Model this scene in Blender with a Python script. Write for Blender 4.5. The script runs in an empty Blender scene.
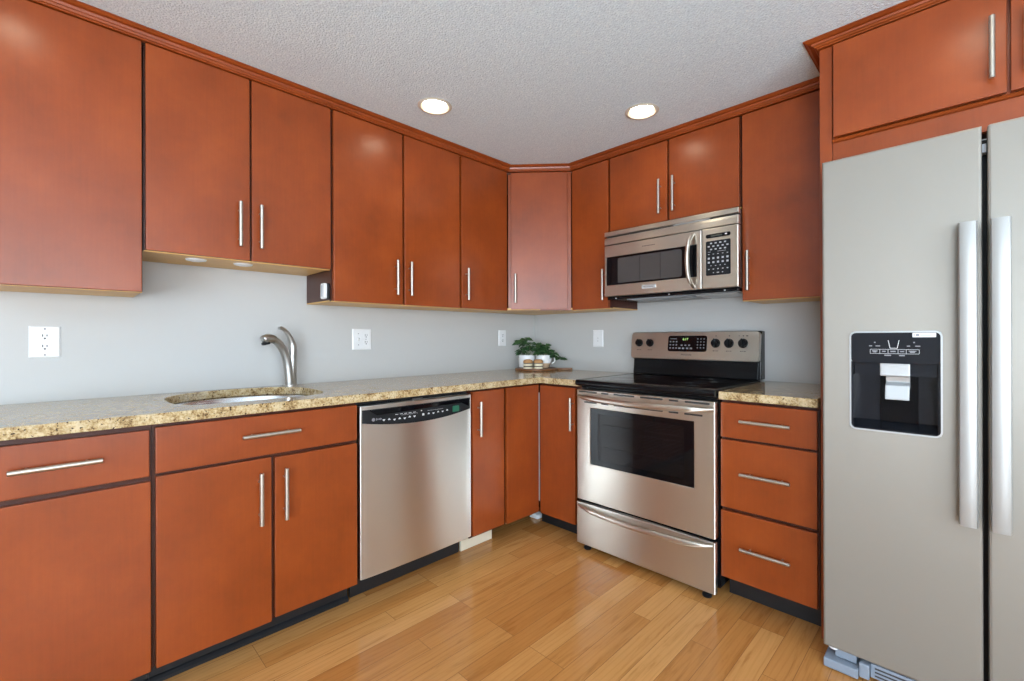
import bpy, bmesh, math, random
from mathutils import Vector, Matrix, noise
V = Vector
PI = math.pi
random.seed(7)
S = bpy.context.scene
COL = S.collection

# ------------------------------------------------------------------ camera
cam_data = bpy.data.cameras.new('camera')
cam = bpy.data.objects.new('camera', cam_data)
COL.objects.link(cam)
S.camera = cam
_yaw, _pitch, _roll = math.radians(44.5075), math.radians(0.0252), math.radians(-0.1668)
_F = V((-math.sin(_yaw) * math.cos(_pitch), math.cos(_yaw) * math.cos(_pitch), math.sin(_pitch)))
_R0 = V((math.cos(_yaw), math.sin(_yaw), 0))
_U0 = _R0.cross(_F)
_R = math.cos(_roll) * _R0 + math.sin(_roll) * _U0
_U = -math.sin(_roll) * _R0 + math.cos(_roll) * _U0
_m = Matrix((_R, _U, -_F)).transposed().to_4x4()
_m.translation = V((2.4648, -2.661, 1.1468))
cam.matrix_world = _m
cam_data.sensor_fit = 'HORIZONTAL'
cam_data.sensor_width = 36
cam_data.lens = 453.03 / 1024 * 36
cam_data.shift_x = (512 - 521.56) / 1024
cam_data.shift_y = -(340.5 - 338.09) / 1024
cam_data.clip_start = 0.02

# ------------------------------------------------------------------ world, light, exposure
S.view_settings.view_transform = 'Standard'
S.view_settings.look = 'None'
S.view_settings.gamma = 1
S.view_settings.use_curve_mapping = False
S.view_settings.exposure = 0.15
W = bpy.data.worlds.new('sky')
S.world = W
W.use_nodes = True
_bg = W.node_tree.nodes['Background']
_bg.inputs['Color'].default_value = (0.86, 0.93, 1.0, 1)
_bg.inputs['Strength'].default_value = 5.0
CEIL = 2.2695
RX, RY = 5.0, -6.0           # far walls of the room, behind and beside the camera


def window_light(name, loc, rot, sx, sy, power, color):
    d = bpy.data.lights.new(name, 'AREA')
    d.shape = 'RECTANGLE'
    d.size, d.size_y = sx, sy
    d.energy = power
    d.color = color
    o = bpy.data.objects.new(name, d)
    o.location = loc
    o.rotation_euler = rot
    COL.objects.link(o)
    return o


DAY = (0.77, 0.89, 1.0)
# daylight entering the glass door behind the camera and the window in the right-hand wall
window_light('daylight_glass_door', (3.95, RY + 0.45, 1.05), (PI / 2 + 0.75, 0, 0), 1.7, 1.95, 190, DAY)
window_light('daylight_window', (RX - 0.45, -3.55, 1.25), (0, PI / 2 + 0.75, 0), 1.5, 3.5, 80, DAY)


# ------------------------------------------------------------------ materials
def newmat(name):
    m = bpy.data.materials.new(name)
    m.use_nodes = True
    nt = m.node_tree
    return m, nt, nt.nodes['Principled BSDF']


def N(nt, t, **kw):
    n = nt.nodes.new(t)
    for k, v in kw.items():
        if k in n.inputs:
            n.inputs[k].default_value = v
        else:
            setattr(n, k, v)
    return n


def ramp(nt, stops, interp='LINEAR'):
    r = nt.nodes.new('ShaderNodeValToRGB')
    r.color_ramp.interpolation = interp
    e = r.color_ramp.elements
    while len(e) < len(stops):
        e.new(0.5)
    for el, (p, c) in zip(e, stops):
        el.position = p
        el.color = (*c, 1) if len(c) == 3 else c
    return r


def plain(name, col, rough=0.5, metal=0.0, **kw):
    """Flat-coloured material with a slight procedural variation of its roughness."""
    m, nt, b = newmat(name)
    b.inputs['Base Color'].default_value = (*col, 1)
    b.inputs['Metallic'].default_value = metal
    tc = N(nt, 'ShaderNodeTexCoord')
    nz = N(nt, 'ShaderNodeTexNoise', Scale=35.0, Detail=3.0)
    nt.links.new(tc.outputs['Object'], nz.inputs['Vector'])
    mr = N(nt, 'ShaderNodeMapRange')
    mr.inputs['To Min'].default_value = max(0.0, rough - 0.03)
    mr.inputs['To Max'].default_value = min(1.0, rough + 0.03)
    nt.links.new(nz.outputs['Fac'], mr.inputs['Value'])
    nt.links.new(mr.outputs['Result'], b.inputs['Roughness'])
    for k, v in kw.items():
        b.inputs[k.replace('_', ' ')].default_value = v
    return m


def wood(name, dark, mid, light, rough, grain=(9, 9, 0.9), blotch=3.2, coat=0.16, spec=0.33):
    m, nt, b = newmat(name)
    tc = N(nt, 'ShaderNodeTexCoord')
    oi = N(nt, 'ShaderNodeObjectInfo')
    add = N(nt, 'ShaderNodeVectorMath', operation='ADD')
    nt.links.new(tc.outputs['Object'], add.inputs[0])
    sc = N(nt, 'ShaderNodeVectorMath', operation='SCALE')
    sc.inputs[0].default_value = (3.1, 1.7, 2.3)
    nt.links.new(oi.outputs['Random'], sc.inputs['Scale'])
    nt.links.new(sc.outputs[0], add.inputs[1])
    n1 = N(nt, 'ShaderNodeTexNoise', Scale=blotch, Detail=6.0, Roughness=0.62)
    nt.links.new(add.outputs[0], n1.inputs['Vector'])
    mp = N(nt, 'ShaderNodeMapping')
    mp.inputs['Scale'].default_value = grain
    nt.links.new(add.outputs[0], mp.inputs['Vector'])
    n2 = N(nt, 'ShaderNodeTexNoise', Scale=7.0, Detail=7.0, Roughness=0.6)
    nt.links.new(mp.outputs[0], n2.inputs['Vector'])
    mx = N(nt, 'ShaderNodeMath', operation='MULTIPLY_ADD')
    nt.links.new(n2.outputs['Fac'], mx.inputs[0])
    mx.inputs[1].default_value = 0.2
    m2 = N(nt, 'ShaderNodeMath', operation='MULTIPLY')
    nt.links.new(n1.outputs['Fac'], m2.inputs[0])
    m2.inputs[1].default_value = 0.8
    nt.links.new(m2.outputs[0], mx.inputs[2])
    r = ramp(nt, [(0.32, dark), (0.5, mid), (0.68, light)])
    nt.links.new(mx.outputs[0], r.inputs['Fac'])
    nt.links.new(r.outputs['Color'], b.inputs['Base Color'])
    b.inputs['Roughness'].default_value = rough
    b.inputs['Specular IOR Level'].default_value = spec
    b.inputs['Coat Weight'].default_value = coat
    b.inputs['Coat Roughness'].default_value = 0.11
    return m


def steel(name, col, rough, aniso=0.7, metal=1.0, streak=0.25, rot=0.0):
    """Brushed stainless steel, brushed horizontally."""
    m, nt, b = newmat(name)
    tc = N(nt, 'ShaderNodeTexCoord')
    mp = N(nt, 'ShaderNodeMapping')
    mp.inputs['Scale'].default_value = (1.2, 1.2, 220)
    nt.links.new(tc.outputs['Object'], mp.inputs['Vector'])
    nz = N(nt, 'ShaderNodeTexNoise', Scale=2.0, Detail=4.0)
    nt.links.new(mp.outputs[0], nz.inputs['Vector'])
    mr = N(nt, 'ShaderNodeMapRange')
    mr.inputs['To Min'].default_value = rough * (1 - streak)
    mr.inputs['To Max'].default_value = rough * (1 + streak)
    nt.links.new(nz.outputs['Fac'], mr.inputs['Value'])
    nt.links.new(mr.outputs[0], b.inputs['Roughness'])
    b.inputs['Base Color'].default_value = (*col, 1)
    b.inputs['Metallic'].default_value = metal
    b.inputs['Anisotropic'].default_value = aniso
    tg = N(nt, 'ShaderNodeTangent', direction_type='RADIAL', axis='Z')
    nt.links.new(tg.outputs[0], b.inputs['Tangent'])
    b.inputs['Anisotropic Rotation'].default_value = rot
    return m


def make_granite(name):
    m, nt, b = newmat(name)
    g = N(nt, 'ShaderNodeNewGeometry')
    n1 = N(nt, 'ShaderNodeTexNoise', Scale=130.0, Detail=5.0, Roughness=0.7)
    n2 = N(nt, 'ShaderNodeTexNoise', Scale=26.0, Detail=4.0, Roughness=0.6)
    vo = N(nt, 'ShaderNodeTexVoronoi', Scale=120.0)
    n3 = N(nt, 'ShaderNodeTexNoise', Scale=110.0, Detail=2.0)
    for n in (n1, n2, vo, n3):
        nt.links.new(g.outputs['Position'], n.inputs['Vector'])
    a = N(nt, 'ShaderNodeMath', operation='MULTIPLY_ADD')
    nt.links.new(n2.outputs['Fac'], a.inputs[0])
    a.inputs[1].default_value = 0.45
    h = N(nt, 'ShaderNodeMath', operation='MULTIPLY')
    nt.links.new(n1.outputs['Fac'], h.inputs[0])
    h.inputs[1].default_value = 0.55
    nt.links.new(h.outputs[0], a.inputs[2])
    r = ramp(nt, [(0.38, (0.10, 0.05, 0.02)), (0.43, (0.32, 0.20, 0.08)), (0.49, (0.50, 0.36, 0.17)),
                  (0.57, (0.64, 0.51, 0.31))])
    nt.links.new(a.outputs[0], r.inputs['Fac'])
    # dark mineral specks
    sp = N(nt, 'ShaderNodeMath', operation='GREATER_THAN')
    nt.links.new(n3.outputs['Fac'], sp.inputs[0])
    sp.inputs[1].default_value = 0.66
    mix = N(nt, 'ShaderNodeMix', data_type='RGBA')
    nt.links.new(sp.outputs[0], mix.inputs['Factor'])
    nt.links.new(r.outputs['Color'], mix.inputs['A'])
    mix.inputs['B'].default_value = (0.05, 0.03, 0.02, 1)
    mv = N(nt, 'ShaderNodeMix', data_type='RGBA', blend_type='MULTIPLY')
    mv.inputs['Factor'].default_value = 0.22
    nt.links.new(mix.outputs['Result'], mv.inputs['A'])
    bw = N(nt, 'ShaderNodeRGBToBW')
    nt.links.new(vo.outputs['Color'], bw.inputs[0])
    nt.links.new(bw.outputs[0], mv.inputs['B'])
    hs = N(nt, 'ShaderNodeHueSaturation', Saturation=0.98, Value=1.02)
    nt.links.new(mv.outputs['Result'], hs.inputs['Color'])
    nt.links.new(hs.outputs[0], b.inputs['Base Color'])
    b.inputs['Roughness'].default_value = 0.1
    b.inputs['Specular IOR Level'].default_value = 0.6
    return m


def make_floor():
    m, nt, b = newmat('honey_hardwood')
    g = N(nt, 'ShaderNodeNewGeometry')
    sep = N(nt, 'ShaderNodeSeparateXYZ')
    nt.links.new(g.outputs['Position'], sep.inputs[0])
    cmb = N(nt, 'ShaderNodeCombineXYZ')
    nt.links.new(sep.outputs['Y'], cmb.inputs['X'])
    ax = N(nt, 'ShaderNodeMath', operation='ADD')
    ax.inputs[1].default_value = 0.028
    nt.links.new(sep.outputs['X'], ax.inputs[0])
    nt.links.new(ax.outputs[0], cmb.inputs['Y'])
    br = N(nt, 'ShaderNodeTexBrick')
    br.inputs['Color1'].default_value = (0, 0, 0, 1)
    br.inputs['Color2'].default_value = (1, 1, 1, 1)
    br.inputs['Mortar'].default_value = (0.5, 0.5, 0.5, 1)
    br.inputs['Scale'].default_value = 1
    br.inputs['Mortar Size'].default_value = 0.0009
    br.inputs['Mortar Smooth'].default_value = 0.3
    br.inputs['Brick Width'].default_value = 0.72
    br.inputs['Row Height'].default_value = 0.083
    br.offset = 0.37
    br.offset_frequency = 3
    nt.links.new(cmb.outputs[0], br.inputs['Vector'])
    # per-plank shift of the grain
    sh = N(nt, 'ShaderNodeVectorMath', operation='SCALE')
    nt.links.new(br.outputs['Color'], sh.inputs[0])
    sh.inputs['Scale'].default_value = 17.0
    ad = N(nt, 'ShaderNodeVectorMath', operation='ADD')
    nt.links.new(cmb.outputs[0], ad.inputs[0])
    nt.links.new(sh.outputs[0], ad.inputs[1])
    mp = N(nt, 'ShaderNodeMapping')
    mp.inputs['Scale'].default_value = (1.3, 14, 1)
    nt.links.new(ad.outputs[0], mp.inputs['Vector'])
    n1 = N(nt, 'ShaderNodeTexNoise', Scale=3.0, Detail=8.0, Roughness=0.62, Distortion=0.6)
    nt.links.new(mp.outputs[0], n1.inputs['Vector'])
    wv = N(nt, 'ShaderNodeTexWave', wave_type='BANDS', bands_direction='Y')
    wv.inputs['Scale'].default_value = 2.2
    wv.inputs['Distortion'].default_value = 7.0
    wv.inputs['Detail'].default_value = 3.0
    wv.inputs['Detail Scale'].default_value = 0.6
    mpw = N(nt, 'ShaderNodeMapping')
    mpw.inputs['Scale'].default_value = (0.9, 7, 1)
    nt.links.new(ad.outputs[0], mpw.inputs['Vector'])
    nt.links.new(mpw.outputs[0], wv.inputs['Vector'])
    base = ramp(nt, [(0.0, (0.46, 0.185, 0.047)), (0.35, (0.53, 0.235, 0.066)), (0.7, (0.58, 0.275, 0.085)),
                     (1.0, (0.65, 0.33, 0.112))])
    nt.links.new(br.outputs['Color'], base.inputs['Fac'])
    gr = ramp(nt, [(0.3, (0.70, 0.62, 0.52)), (0.46, (0.95, 0.93, 0.90)), (0.7, (1.05, 1.05, 1.04))])
    nt.links.new(n1.outputs['Fac'], gr.inputs['Fac'])
    mul = N(nt, 'ShaderNodeMix', data_type='RGBA', blend_type='MULTIPLY')
    mul.inputs['Factor'].default_value = 0.85
    nt.links.new(base.outputs['Color'], mul.inputs['A'])
    nt.links.new(gr.outputs['Color'], mul.inputs['B'])
    wr = ramp(nt, [(0.0, (0.80, 0.74, 0.66)), (0.25, (1, 1, 1))])
    nt.links.new(wv.outputs['Fac'], wr.inputs['Fac'])
    mul2 = N(nt, 'ShaderNodeMix', data_type='RGBA', blend_type='MULTIPLY')
    mul2.inputs['Factor'].default_value = 0.35
    nt.links.new(mul.outputs['Result'], mul2.inputs['A'])
    nt.links.new(wr.outputs['Color'], mul2.inputs['B'])
    seam = N(nt, 'ShaderNodeMix', data_type='RGBA')
    nt.links.new(br.outputs['Fac'], seam.inputs['Factor'])
    nt.links.new(mul2.outputs['Result'], seam.inputs['A'])
    seam.inputs['B'].default_value = (0.22, 0.10, 0.035, 1)
    nt.links.new(seam.outputs['Result'], b.inputs['Base Color'])
    b.inputs['Roughness'].default_value = 0.19
    bp = N(nt, 'ShaderNodeBump', Strength=0.12, Distance=0.002)
    inv = N(nt, 'ShaderNodeMath', operation='SUBTRACT')
    inv.inputs[0].default_value = 1
    nt.links.new(br.outputs['Fac'], inv.inputs[1])
    nt.links.new(inv.outputs[0], bp.inputs['Height'])
    nt.links.new(bp.outputs[0], b.inputs['Normal'])
    return m


def make_popcorn():
    m, nt, b = newmat('popcorn_ceiling')
    g = N(nt, 'ShaderNodeNewGeometry')
    n1 = N(nt, 'ShaderNodeTexNoise', Scale=150.0, Detail=4.0, Roughness=0.7)
    n2 = N(nt, 'ShaderNodeTexVoronoi', Scale=135.0)
    for n in (n1, n2):
        nt.links.new(g.outputs['Position'], n.inputs['Vector'])
    mth = N(nt, 'ShaderNodeMath', operation='SUBTRACT')
    nt.links.new(n1.outputs['Fac'], mth.inputs[0])
    nt.links.new(n2.outputs['Distance'], mth.inputs[1])
    bp = N(nt, 'ShaderNodeBump', Strength=0.55, Distance=0.004)
    nt.links.new(mth.outputs[0], bp.inputs['Height'])
    nt.links.new(bp.outputs[0], b.inputs['Normal'])
    # the crumbs' tiny bright glints are put into the colour as paler specks
    r = ramp(nt, [(0.36, (0.62, 0.75, 0.845)), (0.52, (0.72, 0.86, 0.955)), (0.63, (0.78, 0.92, 0.99)), (0.68, (0.93, 0.98, 1.0))])
    nt.links.new(n1.outputs['Fac'], r.inputs['Fac'])
    nt.links.new(r.outputs['Color'], b.inputs['Base Color'])
    b.inputs['Roughness'].default_value = 0.6
    return m


def make_paint(name, col):
    m, nt, b = newmat(name)
    g = N(nt, 'ShaderNodeNewGeometry')
    n1 = N(nt, 'ShaderNodeTexNoise', Scale=160.0, Detail=2.0)
    nt.links.new(g.outputs['Position'], n1.inputs['Vector'])
    bp = N(nt, 'ShaderNodeBump', Strength=0.06, Distance=0.002)
    nt.links.new(n1.outputs['Fac'], bp.inputs['Height'])
    nt.links.new(bp.outputs[0], b.inputs['Normal'])
    b.inputs['Base Color'].default_value = (*col, 1)
    b.inputs['Roughness'].default_value = 0.55
    return m


def make_smoked(name, tint, mixf):
    """Dark see-through oven glass: tinted transparency under a clear gloss."""
    m, nt, b = newmat(name)
    out = nt.nodes['Material Output']
    tr = N(nt, 'ShaderNodeBsdfTransparent')
    tr.inputs['Color'].default_value = (*tint, 1)
    b.inputs['Base Color'].default_value = (0.012, 0.011, 0.012, 1)
    b.inputs['Roughness'].default_value = 0.04
    b.inputs['Specular IOR Level'].default_value = 0.4
    mx = N(nt, 'ShaderNodeMixShader')
    mx.inputs[0].default_value = mixf
    nt.links.new(b.outputs[0], mx.inputs[1])
    nt.links.new(tr.outputs[0], mx.inputs[2])
    nt.links.new(mx.outputs[0], out.inputs['Surface'])
    return m


def emit(name, col, strength):
    m, nt, b = newmat(name)
    b.inputs['Base Color'].default_value = (*col, 1)
    b.inputs['Emission Color'].default_value = (*col, 1)
    b.inputs['Emission Strength'].default_value = strength
    return m


CHERRY = wood('cherry_stain', (0.200, 0.037, 0.0058), (0.252, 0.047, 0.0074), (0.308, 0.061, 0.010), 0.30, grain=(16, 16, 0.7), blotch=4.5, coat=0.0, spec=0.5)
CHERRY_SHADED = wood('cherry_shaded_frame', (0.042, 0.010, 0.004), (0.058, 0.013, 0.0055), (0.075, 0.018, 0.0075), 0.42)  # cherry stain darkened, with the shade of the door gaps put into its colour
MAPLE = wood('raw_maple', (0.64, 0.36, 0.11), (0.74, 0.45, 0.15), (0.82, 0.54, 0.20), 0.5, grain=(6, 1, 6))
BOARD = wood('acacia_board', (0.10, 0.035, 0.012), (0.20, 0.08, 0.028), (0.34, 0.16, 0.06), 0.4, grain=(3, 8, 8))
GRANITE = make_granite('gold_granite')
FLOOR = make_floor()
POPCORN = make_popcorn()
PAINT = make_paint('pale_wall_paint', (0.52, 0.52, 0.51))
WHITE_PAINT = make_paint('white_trim_paint', (0.8, 0.8, 0.79))
STEEL = steel('brushed_steel', (0.66, 0.62, 0.555), 0.38, aniso=0.93, streak=0.06, rot=0.25)
STEEL_BRIGHT = steel('bright_dishwasher_steel', (0.84, 0.84, 0.83), 0.36, aniso=0.93, streak=0.06, rot=0.25)
STEEL_LIGHT = steel('pale_fridge_steel', (0.285, 0.266, 0.234), 0.48, aniso=0.5, metal=0.4, streak=0.05)
STEEL_HANDLE = steel('fridge_handle_steel', (0.38, 0.38, 0.37), 0.42, aniso=0.3, metal=0.4, streak=0.05)
NICKEL = plain('satin_nickel', (0.50, 0.46, 0.405), 0.42, 1.0)
FAUCET = steel('brushed_nickel_faucet', (0.50, 0.49, 0.47), 0.36, aniso=0.0, streak=0.02)
SINK = steel('sink_steel', (0.66, 0.67, 0.69), 0.25, aniso=0.3)
BLACK = plain('black_enamel', (0.004, 0.004, 0.005), 0.2, Specular_IOR_Level=0.2)
BLACK_MATTE = plain('black_plastic', (0.008, 0.009, 0.011), 0.4, Specular_IOR_Level=0.3)
BLACK_GLASS = plain('black_glass', (0.003, 0.003, 0.004), 0.06, Specular_IOR_Level=0.22)
CERAMIC_GLASS = plain('ceramic_cooktop_glass', (0.004, 0.004, 0.005), 0.05, Specular_IOR_Level=0.5)
RING_GREY = plain('burner_ring_grey', (0.045, 0.045, 0.047), 0.15)
MESH_GREY = plain('microwave_screen_grey', (0.055, 0.053, 0.052), 0.22)
SMOKED = make_smoked('smoked_oven_glass', (0.55, 0.50, 0.48), 0.55)
CAVITY = plain('oven_cavity_enamel', (0.11, 0.075, 0.065), 0.4)
WIRE = plain('oven_rack_wire', (0.4, 0.38, 0.34), 0.3, 1.0)
TOE = plain('black_toe_kick', (0.011, 0.012, 0.014), 0.38)
CREAM = plain('bare_cream_board', (0.72, 0.64, 0.49), 0.6)
PLASTIC = plain('white_plastic', (0.78, 0.79, 0.80), 0.35)
PLASTIC_GREY = plain('grey_plastic', (0.42, 0.46, 0.52), 0.45)
SLOT = plain('dark_slot', (0.03, 0.03, 0.03), 0.5)
PRINT_WHITE = plain('white_print', (0.72, 0.73, 0.75), 0.5)
KEY_PRINT = plain('key_print', (0.46, 0.47, 0.50), 0.5)
PRINT_GREY = plain('grey_print', (0.24, 0.24, 0.26), 0.5)
GRILLE = plain('blue_grey_plastic', (0.23, 0.27, 0.33), 0.45)
PRINT_DARK = plain('dark_print', (0.10, 0.09, 0.085), 0.5)
SILVER_PLASTIC = plain('silver_plastic', (0.52, 0.54, 0.55), 0.3, 0.4)
DISPENSER = plain('dispenser_black_plastic', (0.012, 0.013, 0.017), 0.16, Specular_IOR_Level=0.3)
GREEN_STICKER = plain('green_sticker', (0.02, 0.13, 0.075), 0.4)
GREEN_LED = emit('green_led', (0.55, 0.9, 0.25), 0.6)
LCD = plain('lcd_grey', (0.05, 0.055, 0.045), 0.15)
LENS = emit('lamp_lens', (1.0, 0.88, 0.68), 27.0)
BAFFLE = plain('white_baffle', (0.34, 0.31, 0.25), 0.5)
TRIM_RING = plain('lamp_trim_ring', (0.62, 0.58, 0.50), 0.45)
PUCK_LENS = plain('puck_lens', (0.85, 0.86, 0.88), 0.3)
POT_WHITE = plain('white_glazed_ceramic', (0.80, 0.80, 0.80), 0.18)
POT_TAN = plain('bare_tan_clay', (0.60, 0.44, 0.29), 0.7)
SOIL = plain('potting_soil', (0.03, 0.02, 0.014), 0.95)
STEM = plain('plant_stem', (0.10, 0.16, 0.05), 0.6)
COOKIE = plain('baked_biscuit', (0.50, 0.27, 0.11), 0.8)
CREAM_FILL = plain('cream_filling', (0.82, 0.74, 0.55), 0.6)
CHOC = plain('chocolate_layer', (0.06, 0.025, 0.012), 0.4)
GLASS_PANE, _nt, _b = newmat('window_glass')
_tr = N(_nt, 'ShaderNodeBsdfTransparent')
_gl = N(_nt, 'ShaderNodeBsdfGlossy', Roughness=0.02)
_fr = N(_nt, 'ShaderNodeFresnel', IOR=1.45)
_mx = N(_nt, 'ShaderNodeMixShader')
_nt.links.new(_fr.outputs[0], _mx.inputs[0])
_nt.links.new(_tr.outputs[0], _mx.inputs[1])
_nt.links.new(_gl.outputs[0], _mx.inputs[2])
_nt.links.new(_mx.outputs[0], _nt.nodes['Material Output'].inputs['Surface'])


def make_leaf():
    m, nt, b = newmat('ivy_leaf')
    g = N(nt, 'ShaderNodeNewGeometry')
    n1 = N(nt, 'ShaderNodeTexNoise', Scale=60.0, Detail=2.0)
    nt.links.new(g.outputs['Position'], n1.inputs['Vector'])
    r = ramp(nt, [(0.35, (0.012, 0.045, 0.015)), (0.55, (0.035, 0.10, 0.032)), (0.75, (0.10, 0.20, 0.07))])
    nt.links.new(n1.outputs['Fac'], r.inputs['Fac'])
    nt.links.new(r.outputs['Color'], b.inputs['Base Color'])
    b.inputs['Roughness'].default_value = 0.4
    return m


LEAF = make_leaf()


# ------------------------------------------------------------------ building helpers
class Face:
    """A local frame on a cabinet front: u along it, v up, w out into the room."""
    def __init__(s, o, r, n):
        s.o, s.r, s.n, s.u = V(o), V(r), V(n), V((0, 0, 1))

    def __call__(s, u, v, w):
        return s.o + s.r * u + s.u * v + s.n * w


WORLD = Face((0, 0, 0), (1, 0, 0), (0, -1, 0))     # u=x, v=z, w=-y
LEFT = Face((0, 0, 0), (0, 1, 0), (1, 0, 0))       # u=y, v=z, w=x   (left-hand wall)
BACK = Face((0, 0, 0), (1, 0, 0), (0, -1, 0))      # u=x, v=z, w=-y  (wall with the range)


def quad(bm, pts):
    return bm.faces.new([bm.verts.new(p) for p in pts])


def box(bm, F, u0, u1, v0, v1, w0, w1):
    p = [bm.verts.new(F(u, v, w)) for u in (u0, u1) for v in (v0, v1) for w in (w0, w1)]
    for a in ((0, 1, 3, 2), (4, 6, 7, 5), (0, 4, 5, 1), (2, 3, 7, 6), (0, 2, 6, 4), (1, 5, 7, 3)):
        bm.faces.new([p[i] for i in a])


def prism(bm, F, pts, w0, w1):
    """Extrude the outline pts (u, v) from w0 to w1."""
    a = [bm.verts.new(F(u, v, w0)) for u, v in pts]
    b = [bm.verts.new(F(u, v, w1)) for u, v in pts]
    n = len(pts)
    bm.faces.new(a)
    bm.faces.new(b[::-1])
    for i in range(n):
        bm.faces.new((a[i], a[(i + 1) % n], b[(i + 1) % n], b[i]))


def rrect(u0, u1, v0, v1, r, seg=5):
    out = []
    for cu, cv, a0 in ((u1 - r, v1 - r, 0), (u0 + r, v1 - r, PI / 2), (u0 + r, v0 + r, PI), (u1 - r, v0 + r, 1.5 * PI)):
        for k in range(seg + 1):
            a = a0 + PI / 2 * k / seg
            out.append((cu + r * math.cos(a), cv + r * math.sin(a)))
    return out


def frame_prism(bm, F, outer, inner, w0, w1):
    """Ring between two outlines with the same number of points."""
    n = len(outer)
    L = [[bm.verts.new(F(u, v, w)) for u, v in ring] for w in (w0, w1) for ring in (outer, inner)]
    for i in range(n):
        j = (i + 1) % n
        bm.faces.new((L[0][i], L[0][j], L[1][j], L[1][i]))
        bm.faces.new((L[2][i], L[3][i], L[3][j], L[2][j]))
        bm.faces.new((L[0][i], L[2][i], L[2][j], L[0][j]))
        bm.faces.new((L[1][i], L[1][j], L[3][j], L[3][i]))


def tube(bm, pts, r, seg=12, cap=True):
    pts = [V(p) for p in pts]
    n = len(pts)
    rs = r if isinstance(r, (list, tuple)) else [r] * n
    t0 = (pts[1] - pts[0]).normalized()
    ref = V((0, 0, 1)) if abs(t0.z) < 0.9 else V((1, 0, 0))
    nrm = t0.cross(ref).normalized()
    rings = []
    for i in range(n):
        t = (pts[min(i + 1, n - 1)] - pts[max(i - 1, 0)]).normalized()
        nrm = (nrm - t * nrm.dot(t)).normalized()
        bn = t.cross(nrm)
        rings.append([bm.verts.new(pts[i] + (nrm * math.cos(2 * PI * k / seg) + bn * math.sin(2 * PI * k / seg)) * rs[i])
                      for k in range(seg)])
    for i in range(n - 1):
        for k in range(seg):
            bm.faces.new((rings[i][k], rings[i][(k + 1) % seg], rings[i + 1][(k + 1) % seg], rings[i + 1][k]))
    if cap:
        bm.faces.new(rings[0][::-1])
        bm.faces.new(rings[-1])


def curve_pts(ctrl, n=8):
    """Catmull-Rom through the control points."""
    c = [V(p) for p in ctrl]
    c = [c[0] * 2 - c[1]] + c + [c[-1] * 2 - c[-2]]
    out = []
    for i in range(1, len(c) - 2):
        for k in range(n):
            t = k / n
            a, b, d, e = c[i - 1], c[i], c[i + 1], c[i + 2]
            out.append(0.5 * ((2 * b) + (d - a) * t + (2 * a - 5 * b + 4 * d - e) * t * t + (3 * b - a - 3 * d + e) * t ** 3))
    out.append(c[-2])
    return out


def lathe(bm, center, prof, seg=32, axis=V((0, 0, 1)), closed=False):
    c = V(center)
    axis = V(axis).normalized()
    ref = V((1, 0, 0)) if abs(axis.x) < 0.9 else V((0, 1, 0))
    a = axis.cross(ref).normalized()
    b = axis.cross(a)
    rings = []
    for r, h in prof:
        if r < 1e-6:
            rings.append([bm.verts.new(c + axis * h)])
        else:
            rings.append([bm.verts.new(c + axis * h + (a * math.cos(2 * PI * k / seg) + b * math.sin(2 * PI * k / seg)) * r)
                          for k in range(seg)])
    prs = list(zip(rings, rings[1:]))
    if closed:
        prs.append((rings[-1], rings[0]))
    for A, B in prs:
        for k in range(seg):
            j = (k + 1) % seg
            if len(A) == 1 and len(B) == 1:
                continue
            if len(A) == 1:
                bm.faces.new((A[0], B[j], B[k]))
            elif len(B) == 1:
                bm.faces.new((A[k], A[j], B[0]))
            else:
                bm.faces.new((A[k], A[j], B[j], B[k]))


def grid_slab(bm, f, us, vs, w0, w1, skip=()):
    """Slab over a grid of cells, without the skipped ones; f maps (u, v, w) to a point."""
    cache = {}

    def vt(i, j, k):
        if (i, j, k) not in cache:
            cache[i, j, k] = bm.verts.new(f(us[i], vs[j], (w0, w1)[k]))
        return cache[i, j, k]
    nu, nv = len(us) - 1, len(vs) - 1
    solid = lambda i, j: 0 <= i < nu and 0 <= j < nv and (i, j) not in skip
    for i in range(nu):
        for j in range(nv):
            if not solid(i, j):
                continue
            for k in (0, 1):
                bm.faces.new((vt(i, j, k), vt(i + 1, j, k), vt(i + 1, j + 1, k), vt(i, j + 1, k)))
            for (di, dj, p, q) in ((-1, 0, (i, j), (i, j + 1)), (1, 0, (i + 1, j), (i + 1, j + 1)),
                                   (0, -1, (i, j), (i + 1, j)), (0, 1, (i, j + 1), (i + 1, j + 1))):
                if not solid(i + di, j + dj):
                    bm.faces.new((vt(*p, 0), vt(*q, 0), vt(*q, 1), vt(*p, 1)))


def holed_cell(bm, f, u0, u1, v0, v1, hole, w0, w1=None):
    """One rectangular cell with a closed hole. hole(angle) -> (u, v); w1 None makes a single sheet."""
    cu, cv = (u0 + u1) / 2, (v0 + v1) / 2
    angs = [2 * PI * k / 72 for k in range(72)]
    angs += [math.atan2(v - cv, u - cu) % (2 * PI) for u in (u0, u1) for v in (v0, v1)]
    angs = sorted(set(round(a, 6) for a in angs))

    def rim(a):
        c, s = math.cos(a), math.sin(a)
        t = min(((u1 - cu) / abs(c)) if abs(c) > 1e-9 else 1e9, ((v1 - cv) / abs(s)) if abs(s) > 1e-9 else 1e9)
        return cu + c * t, cv + s * t
    ws = [w0] if w1 is None else [w0, w1]
    rings = []
    for w in ws:
        rings.append(([bm.verts.new(f(*rim(a), w)) for a in angs], [bm.verts.new(f(*hole(a), w)) for a in angs]))
    n = len(angs)
    for o, h in rings:
        for i in range(n):
            j = (i + 1) % n
            bm.faces.new((o[i], o[j], h[j], h[i]))
    if w1 is not None:
        for i in range(n):
            j = (i + 1) % n
            bm.faces.new((rings[0][1][i], rings[0][1][j], rings[1][1][j], rings[1][1][i]))


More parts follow.
